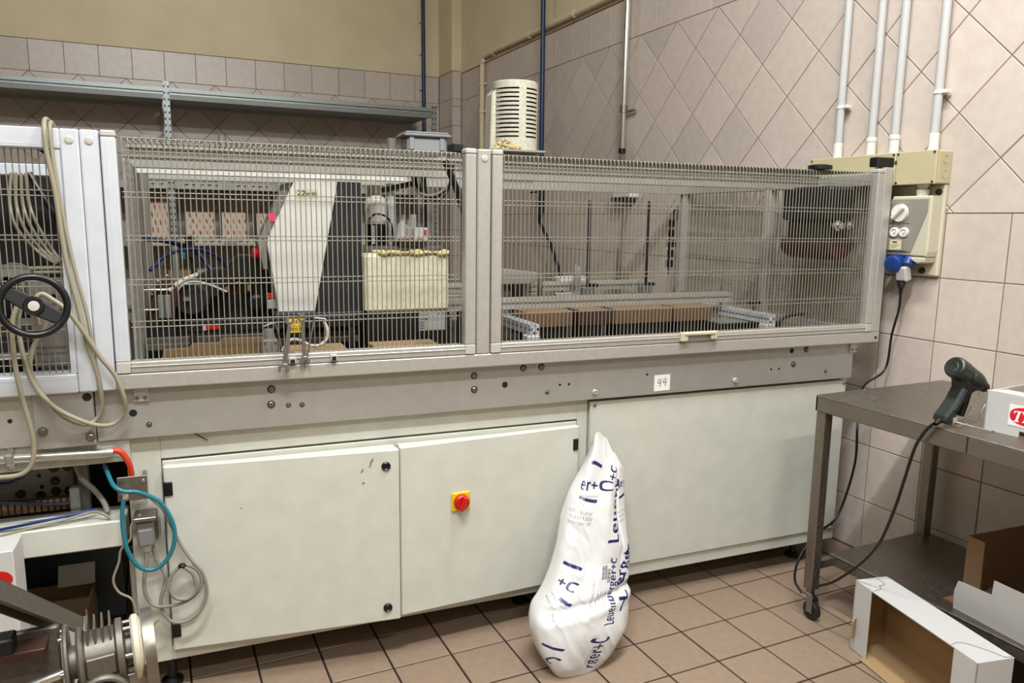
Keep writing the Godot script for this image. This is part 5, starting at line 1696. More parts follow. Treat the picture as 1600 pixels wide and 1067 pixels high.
func inside_right() -> void:
	# long rails
	var r := thing_m("slotted_rail", "front slotted aluminium rail running across behind the right guard", "rail", Vector3(1.7, 0.946, -0.46))
	along_prism(PackedVector2Array([Vector2(-0.49, 1.095), Vector2(-0.44, 1.095), Vector2(-0.44, 1.111), Vector2(-0.452, 1.112), Vector2(-0.452, 1.119), Vector2(-0.44, 1.12), Vector2(-0.44, 1.137), Vector2(-0.49, 1.137)]), 1.0, 2.34)
	part("profile", M.alu, r)
	for u in [1.05, 1.635, 2.06]:
		bb(u, u + 0.03, 0.946, 1.095, -0.485, -0.455, 0.002)
		part("support", M.dark_iron, r)
	var r2 := thing_m("slotted_rail", "rear slotted aluminium rail with clamps behind the right guard", "rail", Vector3(1.6, 0.946, -0.85))
	along_prism(PackedVector2Array([Vector2(-0.86, 1.125), Vector2(-0.81, 1.125), Vector2(-0.81, 1.14), Vector2(-0.822, 1.141), Vector2(-0.822, 1.149), Vector2(-0.81, 1.15), Vector2(-0.81, 1.166), Vector2(-0.86, 1.166)]), 1.0, 2.16)
	part("profile", M.alu, r2)
	bb(1.0, 1.58, 1.03, 1.12, -0.84, -0.80, 0.003)
	part("lower_plate", M.alu_dull, r2)
	for u in [1.05, 1.5, 2.1]:
		bb(u, u + 0.03, 0.946, 1.13, -0.85, -0.82, 0.002)
		part("support", M.dark_iron, r2)
	var g := thing_m("guide_plate", "grey slanted guide plates at the right guard's left end", "machine part", Vector3(1.42, 0.946, -0.75))
	prism(PackedVector2Array([Vector2(1.30, 1.165), Vector2(1.50, 1.165), Vector2(1.515, 1.195), Vector2(1.515, 1.215), Vector2(1.30, 1.24)]), -0.78, -0.75, 0.002)
	part("plate", M.alu_dull, g)
	cyl(Vector3(1.515, 1.0, -0.72), Vector3(1.515, 1.20, -0.72), 0.012, -1, 14)
	ball(Vector3(1.515, 1.20, -0.72), Vector3(0.012, 0.008, 0.012), 10)
	part("stop_post", M.chrome, g)
	bb(1.40, 1.45, 0.946, 1.17, -0.78, -0.755, 0.002)
	part("support", M.dark_iron, g)
	bb(1.66, 1.80, 1.166, 1.188, -0.88, -0.82, 0.003)
	lone_m("white_block", M.carton, "white plastic block lying on the rear rail under the black hose", "block")
	bb(1.62, 1.79, 1.075, 1.118, -0.80, -0.77, 0.004)
	lone_m("white_guide", M.pvc, "pale slotted guide strip below the white block on the rear rail", "guide")
	# thin rods in clamps
	var rod_says := ["left of the two tall thin steel rods in clamps behind the right guard", "right of the two tall thin steel rods in clamps behind the right guard"]
	for k in 2:
		var u: float = [1.742, 2.048][k]
		var n := -0.70
		var t := thing_m("clamp_rod", rod_says[k], "rod", Vector3(u, 1.05, n), "tall rods behind the right guard")
		cyl(Vector3(u, 1.07, n), Vector3(u, 1.535, n), 0.0075, -1, 12)
		ball(Vector3(u, 1.535, n), Vector3(0.0075, 0.006, 0.0075), 8)
		part("rod", M.rod_dark, t)
		bb(u - 0.028, u + 0.03, 1.07, 1.15, n - 0.02, n + 0.016, 0.004)
		part("clamp", M.zinc, t)
		bb(u + 0.01, u + 0.05, 1.15, 1.165, n - 0.02, n + 0.01, 0.002)
		part("clamp_lever", M.dark_iron, t)
		bb(u - 0.012, u + 0.012, 0.946, 1.07, n - 0.012, n + 0.012, 0.002)
		part("foot", M.dark_iron, t)
	prism(PackedVector2Array([Vector2(1.70, 1.15), Vector2(1.735, 1.15), Vector2(1.735, 1.235), Vector2(1.70, 1.25)]), -0.76, -0.75, 0.001)
	lone_m("angle_plate", M.alu_dull, "small upright angle plate beside the left clamp rod", "bracket")
	for k in 3:
		var u2: float = [2.15, 2.42, 2.20][k]
		cyl(Vector3(u2, 0.95, -0.62), Vector3(u2, [1.20, 1.185, 1.13][k], -0.62), 0.008, -1, 10)
		lone_m("stop_pin", M.chrome, ["short steel stop pin right of the tall rods behind the front rail", "short steel stop pin beside the rear end post", "lowest steel stop pin behind the front rail"][k], "pin", "steel stop pins behind the right guard")
	# diagonal extrusion with end faces, and feet
	for k in 2:
		var u0: float = [1.244, 2.325][k]
		var t := thing_m("extrusion_arm", ["aluminium extrusion arm ending in an open cross section at the right guard's left end", "aluminium extrusion arm on a white foot near the right guard's right end"][k], "extrusion", Vector3(u0, 0.946, -0.3), "extrusion arms behind the right guard")
		slot_profile(u0, 1.05, 0.019, -0.62, -0.155)
		part("profile", M.alu_pale, t)
		bb(u0 - 0.03, u0 + 0.022, 1.0, 1.03, -0.20, -0.15, 0.005)
		part("foot", M.carton, t)
		bb(u0 - 0.02, u0 + 0.015, 0.946, 1.0, -0.20, -0.16, 0.003)
		part("stand", M.dark_iron, t)
	var bx := [[1.265, 1.47, "flat brown carton stack at the left behind the right guard"], [1.50, 1.63, "short dark brown carton between the larger ones behind the right guard"], [1.66, 1.93, "flat brown carton in the middle behind the right guard"], [1.945, 2.13, "flat brown carton furthest right behind the right guard"]]
	for q in bx:
		var bn := thing_m("flat_carton", q[2], "carton", Vector3(q[0], 0.946, -0.36), "flat cartons on the machine bed")
		bb(q[0], q[1], 1.035, 1.092, -0.42, -0.30, 0.002)
		part("body", M.board_dark if q[1] != 1.63 else M.brown_dark, bn)
		bb(q[0] + 0.005, q[1] - 0.004, 1.0925, 1.097, -0.42, -0.301, 0.001)
		part("top_sheet", M.board, bn)
		bb(q[0] + 0.02, q[1] - 0.02, 0.946, 1.035, -0.41, -0.31, 0.002)
		part("cradle", M.black, bn)
	var pl := thing_m("support_plate", "steel plate with black knob behind the right guard, near the end post", "machine part", Vector3(2.3, 0.946, -0.4))
	bb(2.16, 2.50, 1.018, 1.026, -0.43, -0.28, 0.002)
	part("plate", M.zinc, pl)
	bb(2.16, 2.50, 0.96, 1.018, -0.30, -0.285, 0.002)
	part("web", M.black, pl)
	bb(2.16, 2.19, 0.946, 1.018, -0.42, -0.3, 0.002)
	bb(2.44, 2.47, 0.946, 1.018, -0.42, -0.3, 0.002)
	part("leg", M.dark_iron, pl)
	lathe(Vector3(2.42, 1.026, -0.38), Vector3.UP, [Vector2(0.006, 0), Vector2(0.006, 0.055), Vector2(0.032, 0.058), Vector2(0.034, 0.07), Vector2(0.02, 0.08), Vector2(0, 0.08)], 18)
	part("star_knob", M.black, pl)
	hose([Vector3(2.39, 1.0, -0.22), Vector3(2.42, 1.04, -0.2), Vector3(2.47, 1.055, -0.2), Vector3(2.53, 1.06, -0.19)], 0.007, 5)
	bb(2.37, 2.41, 0.946, 1.01, -0.23, -0.20, 0.003)
	lone_m("black_bracket", M.black, "black bent bracket beside the white foot at the right guard's corner", "bracket")
	var lk := thing_m("cable_chain", "black cable chain hanging beside the rear end post", "cables", Vector3(2.60, 1.05, -1.22))
	for k in 5:
		bb(2.505 + 0.004 * (k % 2), 2.535 + 0.006 * (k % 3), 1.20 + k * 0.055, 1.24 + k * 0.055, -1.24, -1.20, 0.004)
	part("link", M.black, lk, "stuff")
	hose([Vector3(2.52, 1.16, -1.22), Vector3(2.525, 1.3, -1.235), Vector3(2.535, 1.46, -1.23), Vector3(2.56, 1.50, -1.26), Vector3(2.60, 1.52, -1.29)], 0.006, 4)
	part("cable", M.black, lk)
	# hose reel at the right end
	var h := thing_m("suction_unit", "black and dark red motor unit with silver fittings behind the right guard's right end", "motor", Vector3(2.58, 1.2, -0.2))
	bb(2.50, 2.64, 1.46, 1.60, -0.34, -0.06, 0.012)
	part("motor_cover", M.black, h)
	lathe(Vector3(2.575, 1.375, -0.34), Vector3.BACK, [Vector2(0.0, 0), Vector2(0.072, 0), Vector2(0.078, 0.02), Vector2(0.078, 0.26), Vector2(0.072, 0.28), Vector2(0, 0.28)], 26, PI, TAU)
	part("lower_bowl", M.red_dull, h)
	bb(2.502, 2.648, 1.372, 1.385, -0.34, -0.06, 0.003)
	part("band", M.dark_iron, h)
	bb(2.52, 2.63, 1.385, 1.46, -0.32, -0.08, 0.008)
	part("inner_body", M.dark_iron, h)
	for k in 2:
		var c := Vector3([2.535, 2.60][k], 1.44, -0.05)
		lathe(c, Vector3.BACK, [Vector2(0, 0), Vector2(0.022, 0), Vector2(0.022, 0.012), Vector2(0.014, 0.014), Vector2(0.014, 0.03), Vector2(0, 0.032)], 14)
		part("fitting", M.chrome, h)
	for k in 3:
		hose([Vector3(2.52 + k * 0.03, 1.46, -0.07), Vector3(2.515 + k * 0.03, 1.42, -0.045), Vector3(2.52 + k * 0.034, 1.38, -0.05)], 0.005, 4)
		part("hose", M.rubber, h)
	bb(2.635, 2.66, 1.40, 1.60, -0.22, -0.18, 0.002)
	part("bracket", M.dark_iron, h)
	# louvred cover standing on the rear beam
	var l := thing_m("louvred_cover", "tall ivory louvred fan cover with crumbling foam at its foot, above the middle post", "fan cover", Vector3(1.60, 1.655, -1.32))
	bb(1.50, 1.72, 1.65, 1.776, -1.38, -1.26, 0.003)
	bb(1.48, 1.735, 1.776, 1.788, -1.44, -1.17, 0.003)
	part("support_plate", M.alu_dull, l)
	var R := 0.114
	var cx := 1.623
	var cz := -1.31
	var y0 := 1.788
	var y1 := 2.118
	# curved louvred front: rings between slots, two solid strips between the two slot fields
	var spans := [[-2.3, -1.62, false], [-1.62, -0.21, true], [-0.21, 0.12, false], [0.12, 0.85, true], [0.85, 2.3, false]]
	var slots := 12
	var sy0 := 1.85
	var sp := 0.0208
	for q in spans:
		var seg := 10
		if q[2]:
			var edges := [y0]
			for k in slots:
				edges.append(sy0 + k * sp)
				edges.append(sy0 + k * sp + 0.0085)
			edges.append(y1)
			for k in range(0, edges.size(), 2):
				lathe(Vector3(cx, edges[k], cz), Vector3.UP, [Vector2(R - 0.004, 0), Vector2(R, 0), Vector2(R, edges[k + 1] - edges[k]), Vector2(R - 0.004, edges[k + 1] - edges[k])], seg, q[0], q[1])
		else:
			lathe(Vector3(cx, y0, cz), Vector3.UP, [Vector2(R - 0.004, 0), Vector2(R, 0), Vector2(R, y1 - y0), Vector2(R - 0.004, y1 - y0)], seg, q[0], q[1])
	part("louvred_front", M.cover_white, l)
	lathe(Vector3(cx, y1, cz), Vector3.UP, [Vector2(R, 0), Vector2(R - 0.006, 0.006), Vector2(0, 0.008)], 36)
	part("top_cap", M.cover_white, l)
	prism(PackedVector2Array([Vector2(1.484, y0), Vector2(1.535, y0), Vector2(1.54, y1 + 0.002), Vector2(1.492, y1 - 0.06)]), -1.38, -1.29, 0.006)
	part("side_cheek", M.cover_white, l)
	lathe(Vector3(cx, y0, cz), Vector3.UP, [Vector2(R - 0.02, 0), Vector2(R - 0.02, y1 - y0)], 28)
	part("inner_drum", M.dark_iron, l)
	var rr := RandomNumberGenerator.new()
	rr.seed = 11
	for k in 60:
		var tq := rr.randf()
		ball(Vector3(1.49 + tq * 0.11, y0 + 0.004 + rr.randf() * 0.05 * (1.0 - absf(tq - 0.45) * 1.4), -1.262 + rr.randf() * 0.02 + tq * 0.06), Vector3(0.007, 0.006, 0.006) * (0.7 + rr.randf()), 6)
	part("foam", mat("foam_yellow", Color(0.80, 0.73, 0.52), 0.95), l, "stuff")

# ---------------------------------------------------------------- tools hanging on the sill
func spanner(at: Vector3, length: float, deg: float, ring_top: bool, label: String) -> void:
	var t := thing_m("spanner", label, "spanner", at, "spanners on the guard door")
	X = Transform3D(Basis(Vector3.BACK, deg_to_rad(deg)), at)
	var w := length * 0.042
	prism(PackedVector2Array([Vector2(-w, length * 0.10), Vector2(w, length * 0.10), Vector2(w * 0.8, length * 0.88), Vector2(-w * 0.8, length * 0.88)]), -0.003, 0.003, 0.0012)
	part("shank", M.tool_steel, t)
	# open jaw at the foot
	var jaw := PackedVector2Array()
	var rj := length * 0.105
	var c := Vector2(0, length * 0.04)
	for k in 17:
		var a := deg_to_rad(-62.0) + deg_to_rad(304.0) * k / 16.0
		jaw.append(c + Vector2(cos(a), sin(a)) * rj)
	jaw.append(c + Vector2(-rj * 0.45, -rj * 0.55))
	jaw.append(c + Vector2(-rj * 0.45, rj * 0.1))
	jaw.append(c + Vector2(0, rj * 0.32))
	jaw.append(c + Vector2(rj * 0.45, rj * 0.1))
	jaw.append(c + Vector2(rj * 0.45, -rj * 0.55))
	prism(jaw, -0.004, 0.004, 0.001)
	part("open_jaw", M.tool_steel, t)
	if ring_top:
		lathe(Vector3(0, length * 0.94, -0.005), Vector3.BACK, [Vector2(rj * 0.45, 0), Vector2(rj * 0.85, 0), Vector2(rj * 0.85, 0.01), Vector2(rj * 0.45, 0.01), Vector2(rj * 0.45, 0)], 20)
		part("ring_end", M.tool_steel, t)
	else:
		X = Transform3D(Basis(Vector3.BACK, deg_to_rad(deg + 172)), at + Basis(Vector3.BACK, deg_to_rad(deg)) * Vector3(0, length, 0))
		var c2 := PackedVector2Array()
		for q in jaw:
			c2.append(q * 0.82)
		prism(c2, -0.0035, 0.0035, 0.001)
		part("open_jaw", M.tool_steel, t)
	X = Transform3D()

func hanging() -> void:
	spanner(Vector3(0.334, 1.0, 0.084), 0.155, -9.0, false, "larger open-ended spanner hanging in front of the guard's bottom rail")
	spanner(Vector3(0.397, 1.018, 0.074), 0.145, 2.0, true, "combination spanner with ring end hanging right of the larger spanner")
	var m := thing_m("magnet_clip", "small square magnet on the guard's bottom rail between the spanners", "magnet", Vector3(0.362, 1.03, 0.06), "magnets on the bottom rail")
	bb(0.352, 0.373, 1.016, 1.036, 0.06, 0.07, 0.002)
	part("block", M.cap, m)
	bb(0.356, 0.369, 1.018, 1.030, 0.07, 0.0715, 0.0)
	part("magnet", M.dark_iron, m)
	var m2 := thing_m("magnet_clip", "small square magnet on the guard's bottom rail right of the hex key", "magnet", Vector3(0.483, 1.03, 0.06), "magnets on the bottom rail")
	bb(0.473, 0.494, 1.018, 1.038, 0.06, 0.07, 0.002)
	part("block", M.cap, m2)
	bb(0.477, 0.490, 1.020, 1.032, 0.07, 0.0715, 0.0)
	part("magnet", M.dark_iron, m2)
	hose([Vector3(0.397, 1.002, 0.066), Vector3(0.41, 1.06, 0.066), Vector3(0.428, 1.142, 0.062), Vector3(0.431, 1.149, 0.062), Vector3(0.437, 1.150, 0.062), Vector3(0.464, 1.145, 0.062)], 0.0027, 4, 6)
	lone_m("hex_key", M.tool_steel, "bright hex key hooked over the guard mesh, long end on the bottom rail", "hex key", "hex keys on the guard mesh")
	hose([Vector3(0.285, 1.13, 0.06), Vector3(0.305, 1.137, 0.058), Vector3(0.316, 1.136, 0.056), Vector3(0.322, 1.125, 0.05), Vector3(0.335, 1.06, 0.05)], 0.0025, 4, 6)
	lone_m("hex_key", M.bolt, "dark hex key hooked over the guard mesh left of the spanners", "hex key", "hex keys on the guard mesh")

# ---------------------------------------------------------------- steel table with what is on, under and beside it
func table_side() -> void:
	var t := thing("steel_table", "brown grey stainless steel table on castors along the right wall", "table", Vector3(2.45, 0, -1.2))
	var x0 := 2.112
	var x1 := 2.786
	var z0 := -1.925
	var z1 := -0.22
	bb(x0, x1, 0.838, 0.846, z0, z1, 0.003)
	part("table_top", M.steel, t)
	bb(x0, x0 + 0.012, 0.788, 0.842, z0, -1.365, 0.003)
	bb(x0, x0 + 0.012, 0.788, 0.842, -1.362, z1, 0.003)
	part("front_apron", M.steel, t)
	bb(x1 - 0.012, x1, 0.788, 0.842, z0, z1, 0.003)
	part("rear_apron", M.steel, t)
	bb(x0, x1, 0.788, 0.842, z0, z0 + 0.012, 0.003)
	bb(x0, x1, 0.788, 0.842, z1 - 0.012, z1, 0.003)
	part("end_apron", M.steel, t)
	bb(x0 + 0.12, x1 - 0.03, 0.222, 0.230, z0 + 0.012, z1, 0.002)
	part("lower_shelf", M.steel, t)
	bb(x0 + 0.12, x0 + 0.132, 0.188, 0.228, z0 + 0.012, z1, 0.002)
	part("shelf_lip", M.steel, t)
	bb(x1 - 0.05, x1 - 0.038, 0.188, 0.228, z0 + 0.012, z1, 0.002)
	part("shelf_lip", M.steel, t)
	for z in [z0 + 0.024, z1 - 0.024]:
		bb(x0 + 0.03, x1 - 0.05, 0.19, 0.222, z - 0.01, z + 0.012, 0.002)
		part("shelf_bearer", M.steel, t)
	for q in [[x0 + 0.024, z0 + 0.024], [x1 - 0.024 - 0.03, z0 + 0.024], [x0 + 0.024, z1 - 0.024], [x1 - 0.054, z1 - 0.024]]:
		bb(q[0] - 0.02, q[0] + 0.02, 0.115, 0.79, q[1] - 0.02, q[1] + 0.02, 0.003)
		part("leg", M.steel, t)
		var c := Node3D.new()
		c.name = "castor"
		t.add_child(c, true)
		cyl(Vector3(q[0], 0.10, q[1]), Vector3(q[0], 0.116, q[1]), 0.014, -1, 14)
		bb(q[0] - 0.017, q[0] + 0.017, 0.088, 0.102, q[1] - 0.02, q[1] + 0.022, 0.003)
		for s in [-1.0, 1.0]:
			bb(q[0] + s * 0.016 - 0.0015, q[0] + s * 0.016 + 0.0015, 0.028, 0.092, q[1] - 0.002, q[1] + 0.026, 0.001)
		cyl(Vector3(q[0] - 0.022, 0.036, q[1] + 0.012), Vector3(q[0] + 0.022, 0.036, q[1] + 0.012), 0.005, -1, 8)
		part("fork", M.bolt, c)
		lathe(Vector3(q[0] - 0.012, 0.036, q[1] + 0.012), Vector3.RIGHT, [Vector2(0, 0), Vector2(0.03, 0), Vector2(0.0355, 0.005), Vector2(0.0355, 0.019), Vector2(0.03, 0.024), Vector2(0, 0.024)], 22)
		part("wheel", M.dark_iron, c)
	glue_gun()
	# white carton with a red sign on the table
	var w := thing("logo_carton", "white open carton with a red logo lying on the steel table, right edge", "carton", Vector3(2.4, 0.846, -1.1))
	var bxx := Transform3D(Basis(Vector3.UP, 0.06), Vector3(2.222, 0.8465, -1.39))
	X = bxx
	bb(0, 0.004, 0.018, 0.118, 0, 0.55, 0.0)
	bb(0, 0.004, 0, 0.018, 0, 0.1, 0.0)
	part("side_wall", M.carton, w)
	X = bxx
	bb(0, 0.30, 0, 0.118, 0, 0.004, 0.0)
	part("end_wall", M.carton, w)
	X = bxx
	bb(0.296, 0.30, 0, 0.118, 0, 0.55, 0.0)
	bb(0, 0.30, 0, 0.118, 0.546, 0.55, 0.0)
	bb(0.002, 0.30, 0, 0.003, 0.0, 0.55, 0.0)
	part("inner_wall", M.board, w)
	X = bxx * Transform3D(Basis(Vector3.BACK, -0.10), Vector3(0.0, 0.118, 0.0))
	bb(0, 0.11, 0, 0.003, 0.0, 0.16, 0.0)
	X = bxx
	part("top_flap", M.carton, w)
	X = bxx * Transform3D(Basis(Vector3.BACK, 0.12), Vector3(0.07, 0.122, 0.10))
	bb(0, 0.2, 0, 0.003, 0.0, 0.4, 0.0)
	X = bxx
	part("brown_flap", M.board, w)
	var red := Color(0.82, 0.07, 0.13)
	var im := blank(320, 128, Color(0.93, 0.92, 0.91))
	var oval := PackedVector2Array()
	for k in 28:
		var a := TAU * k / 28
		oval.append(Vector2(160 + signf(cos(a)) * pow(absf(cos(a)), 0.75) * 154, 64 + signf(sin(a)) * pow(absf(sin(a)), 0.75) * 58))
	fill_poly(im, oval, red)
	print_text(im, "Treg", 128, 64, 92, Color(0.97, 0.96, 0.95), -4, "Droid Serif", 700, 0.3)
	X = bxx
	card(Vector3(-0.0004, 0.062, 0.145), Vector3(0, 0, 0.0775), Vector3(0, 0.031, 0), 0.0006)
	X = Transform3D()
	part("logo", printed(im), w)
	# cardboard tray with white side on the lower shelf
	var s := thing("cardboard_tray", "brown cardboard box with torn white side wall on the table's lower shelf", "carton", Vector3(2.4, 0.2305, -1.2))
	var st := Transform3D(Basis(Vector3.UP, -0.08), Vector3(2.275, 0.2305, -1.452))
	X = st
	bb(0.11, 0.46, 0.0, 0.205, -0.06, -0.055, 0.0)
	bb(0.456, 0.46, 0.0, 0.205, -0.055, 0.6, 0.0)
	bb(0.02, 0.456, 0.0, 0.004, -0.055, 0.6, 0.0)
	part("inner_wall", M.board, s)
	X = st * Transform3D(Basis(Vector3.BACK, PI / 2) * Basis(Vector3.RIGHT, 0.0), Vector3(0.11, 0.0, -0.055))
	X = st
	bb(0.11, 0.114, 0.0, 0.205, -0.055, 0.0, 0.0)
	part("inner_wall", M.board, s)
	# white wall: outline in (along z, up), leaning a little outwards
	X = st * Transform3D(Basis(Vector3.BACK, Vector3.UP, Vector3.LEFT) * Basis(Vector3.RIGHT, 0.06), Vector3(0.0, 0.0, 0.0))
	prism(PackedVector2Array([Vector2(0.0, 0.0), Vector2(0.62, -0.0), Vector2(0.62, 0.16), Vector2(0.13, 0.155), Vector2(0.125, 0.105), Vector2(0.03, 0.10), Vector2(0.012, 0.098), Vector2(0.0, 0.06)]), -0.002, 0.002)
	X = Transform3D()
	part("white_wall", M.carton, s)
	# display carton standing on the floor
	var d := thing("display_carton", "white display carton with open brown inside standing on the floor before the table", "carton", Vector3(2.1, 0, -1.43))
	var dz := Vector3(-0.055, 0, 0.5)
	var ang := atan2(-0.1, 0.49)
	X = Transform3D(Basis(Vector3.UP, ang), Vector3(2.107, 0.0, -1.69))
	# local: x depth (0..0.125), z length (0..0.505), y height .25; window in the face x = 0
	var Ld := 0.505
	bb(0, 0.125, 0.247, 0.25, 0, Ld, 0.0)
	var top := part("top_wall", M.carton, d)
	bb(0, 0.003, 0.0, 0.247, 0.0, 0.078, 0.0)
	part("front_strip", M.carton, d)
	bb(0, 0.003, 0.0, 0.247, Ld - 0.082, Ld, 0.0)
	part("front_strip", M.carton, d)
	bb(0.0, 0.125, 0.0, 0.247, 0.0, 0.003, 0.0)
	part("end_wall", M.carton, d)
	bb(0.0, 0.125, 0.0, 0.247, Ld - 0.003, Ld, 0.0)
	part("end_wall", M.carton, d)
	bb(0.122, 0.125, 0.0, 0.247, 0.0, Ld, 0.0)
	part("back_wall", M.carton, d)
	bb(0.1205, 0.122, 0.002, 0.246, 0.004, Ld - 0.004, 0.0)
	bb(0.003, 0.1205, 0.2455, 0.247, 0.004, Ld - 0.004, 0.0)
	bb(0.003, 0.1205, 0.002, 0.246, 0.003, 0.005, 0.0)
	bb(0.003, 0.0045, 0.002, 0.246, 0.005, 0.078, 0.0)
	bb(0.003, 0.1205, 0.002, 0.246, Ld - 0.005, Ld - 0.003, 0.0)
	part("brown_lining", M.board_light, d)
	bb(0.0, 0.122, 0.0, 0.003, 0.0, Ld, 0.0)
	bb(-0.02, 0.06, 0.003, 0.0045, 0.07, 0.22, 0.0)
	part("bottom_wall", M.board_light, d)
	# cut lines of the lid tabs
	X = Transform3D(Basis(Vector3.UP, ang), Vector3(2.107, 0.0, -1.69))
	hose([Vector3(0.003, 0.2504, 0.083), Vector3(0.03, 0.2504, 0.079), Vector3(0.045, 0.2504, 0.07), Vector3(0.05, 0.2504, 0.055), Vector3(0.075, 0.2504, 0.05), Vector3(0.08, 0.2504, 0.004)], 0.0008, 4, 5)
	hose([Vector3(0.003, 0.2504, Ld - 0.095), Vector3(0.03, 0.2504, Ld - 0.10), Vector3(0.055, 0.2504, Ld - 0.085), Vector3(0.085, 0.2504, Ld - 0.04), Vector3(0.10, 0.2504, Ld - 0.01), Vector3(0.122, 0.2504, Ld - 0.004)], 0.0008, 4, 5)
	part("cut_line", M.brown_dark, d)
	X = Transform3D(Basis(Vector3.UP, ang), Vector3(2.107, 0.0, -1.69)) * Transform3D(Basis(Vector3.UP, 0.5), Vector3(0.0, 0.0, 0.02))
	prism(PackedVector2Array([Vector2(-0.028, 0.06), Vector2(-0.022, 0.054), Vector2(0.002, 0.054), Vector2(0.002, 0.124), Vector2(-0.018, 0.124), Vector2(-0.028, 0.116)]), -0.002, 0.002)
	X = Transform3D()
	part("brown_tab", M.board_light, d)

func glue_gun() -> void:
	var g := thing("glue_gun", "dark green hot glue gun with black grip propped on the steel table", "glue gun", Vector3(2.2, 0.846, -1.45))
	# drawn in the plane z = -1.45 (x right, y up), pointing down to the right
	var P := Vector3(2.172, 1.02, -1.45)
	var axis := Vector3(0.150, -0.075, 0.0).normalized()
	lathe(P - axis * 0.028, axis, [Vector2(0, 0.002), Vector2(0.026, 0.0), Vector2(0.031, 0.003), Vector2(0.033, 0.008), Vector2(0.033, 0.05), Vector2(0.031, 0.056), Vector2(0.027, 0.06), Vector2(0.027, 0.068), Vector2(0.031, 0.072), Vector2(0.029, 0.12), Vector2(0.023, 0.145), Vector2(0, 0.148)], 26)
	part("barrel", M.gun_green, g)
	lathe(P - axis * 0.0285, axis, [Vector2(0.012, 0.0), Vector2(0.014, 0.003), Vector2(0.0, 0.003)], 16)
	part("rear_screw", M.chrome, g)
	lathe(P + axis * 0.12, axis, [Vector2(0.018, 0), Vector2(0.016, 0.025), Vector2(0.010, 0.03), Vector2(0.006, 0.052), Vector2(0, 0.053)], 16)
	part("nozzle", M.brown_dark, g)
	# handle
	X = Transform3D(Basis(), Vector3(0, 0, -1.45))
	var hp := PackedVector2Array([Vector2(2.168, 1.00), Vector2(2.175, 0.965), Vector2(2.150, 0.928), Vector2(2.128, 0.905), Vector2(2.108, 0.886), Vector2(2.103, 0.872), Vector2(2.122, 0.860), Vector2(2.145, 0.858), Vector2(2.157, 0.872), Vector2(2.162, 0.895), Vector2(2.188, 0.925), Vector2(2.222, 0.945), Vector2(2.245, 0.952), Vector2(2.25, 0.975), Vector2(2.21, 0.995)])
	prism(hp, -0.02, 0.02, 0.007)
	part("handle", M.gun_green, g)
	X = Transform3D(Basis(), Vector3(0, 0, -1.45))
	prism(PackedVector2Array([Vector2(2.176, 0.985), Vector2(2.184, 0.962), Vector2(2.158, 0.925), Vector2(2.134, 0.902), Vector2(2.150, 0.888), Vector2(2.182, 0.925), Vector2(2.205, 0.945), Vector2(2.218, 0.972)]), 0.014, 0.0235, 0.004)
	part("grip", M.gun_grip, g)
	prism(PackedVector2Array([Vector2(2.212, 0.944), Vector2(2.235, 0.948), Vector2(2.222, 0.905), Vector2(2.208, 0.872), Vector2(2.194, 0.876), Vector2(2.204, 0.91)]), -0.009, 0.009, 0.003)
	part("trigger", M.rubber, g)
	card(Vector3(2.148, 0.872, 0.0202), Vector3(0.009, 0.001, 0), Vector3(-0.001, 0.008, 0), 0.0005)
	part("label", M.carton_grey, g)
	X = Transform3D()
	lathe(Vector3(2.112, 0.872, -1.45), Vector3(-0.9, -0.35, 0.1), [Vector2(0.011, -0.005), Vector2(0.010, 0.012), Vector2(0.006, 0.03)], 12)
	part("strain_relief", M.rubber, g)
	wire([Vector3(2.30, 0.93, -1.43), Vector3(2.25, 0.858, -1.43), Vector3(2.16, 0.85, -1.43), Vector3(2.16, 0.85, -1.47), Vector3(2.25, 0.852, -1.47), Vector3(2.31, 0.93, -1.47)], 0.002, 6)
	wire([Vector3(2.152, 0.866, -1.428), Vector3(2.21, 0.849, -1.36), Vector3(2.24, 0.849, -1.355)], 0.002, 6)
	part("wire_stand", M.chrome, g)
	hose([Vector3(2.10, 0.868, -1.448), Vector3(2.088, 0.852, -1.462), Vector3(2.088, 0.82, -1.485), Vector3(2.093, 0.765, -1.512), Vector3(2.098, 0.654, -1.54), Vector3(2.098, 0.563, -1.56), Vector3(2.098, 0.46, -1.59), Vector3(2.098, 0.40, -1.615), Vector3(2.098, 0.33, -1.66), Vector3(2.098, 0.26, -1.72), Vector3(2.098, 0.20, -1.78), Vector3(2.10, 0.165, -1.83), Vector3(2.11, 0.13, -1.87), Vector3(2.12, 0.10, -1.868), Vector3(2.13, 0.085, -1.862)], 0.0048, 6, 8)
	lone("gun_cable", M.rubber, "black cable hanging in a curve from the glue gun to the table's castor", "cable")

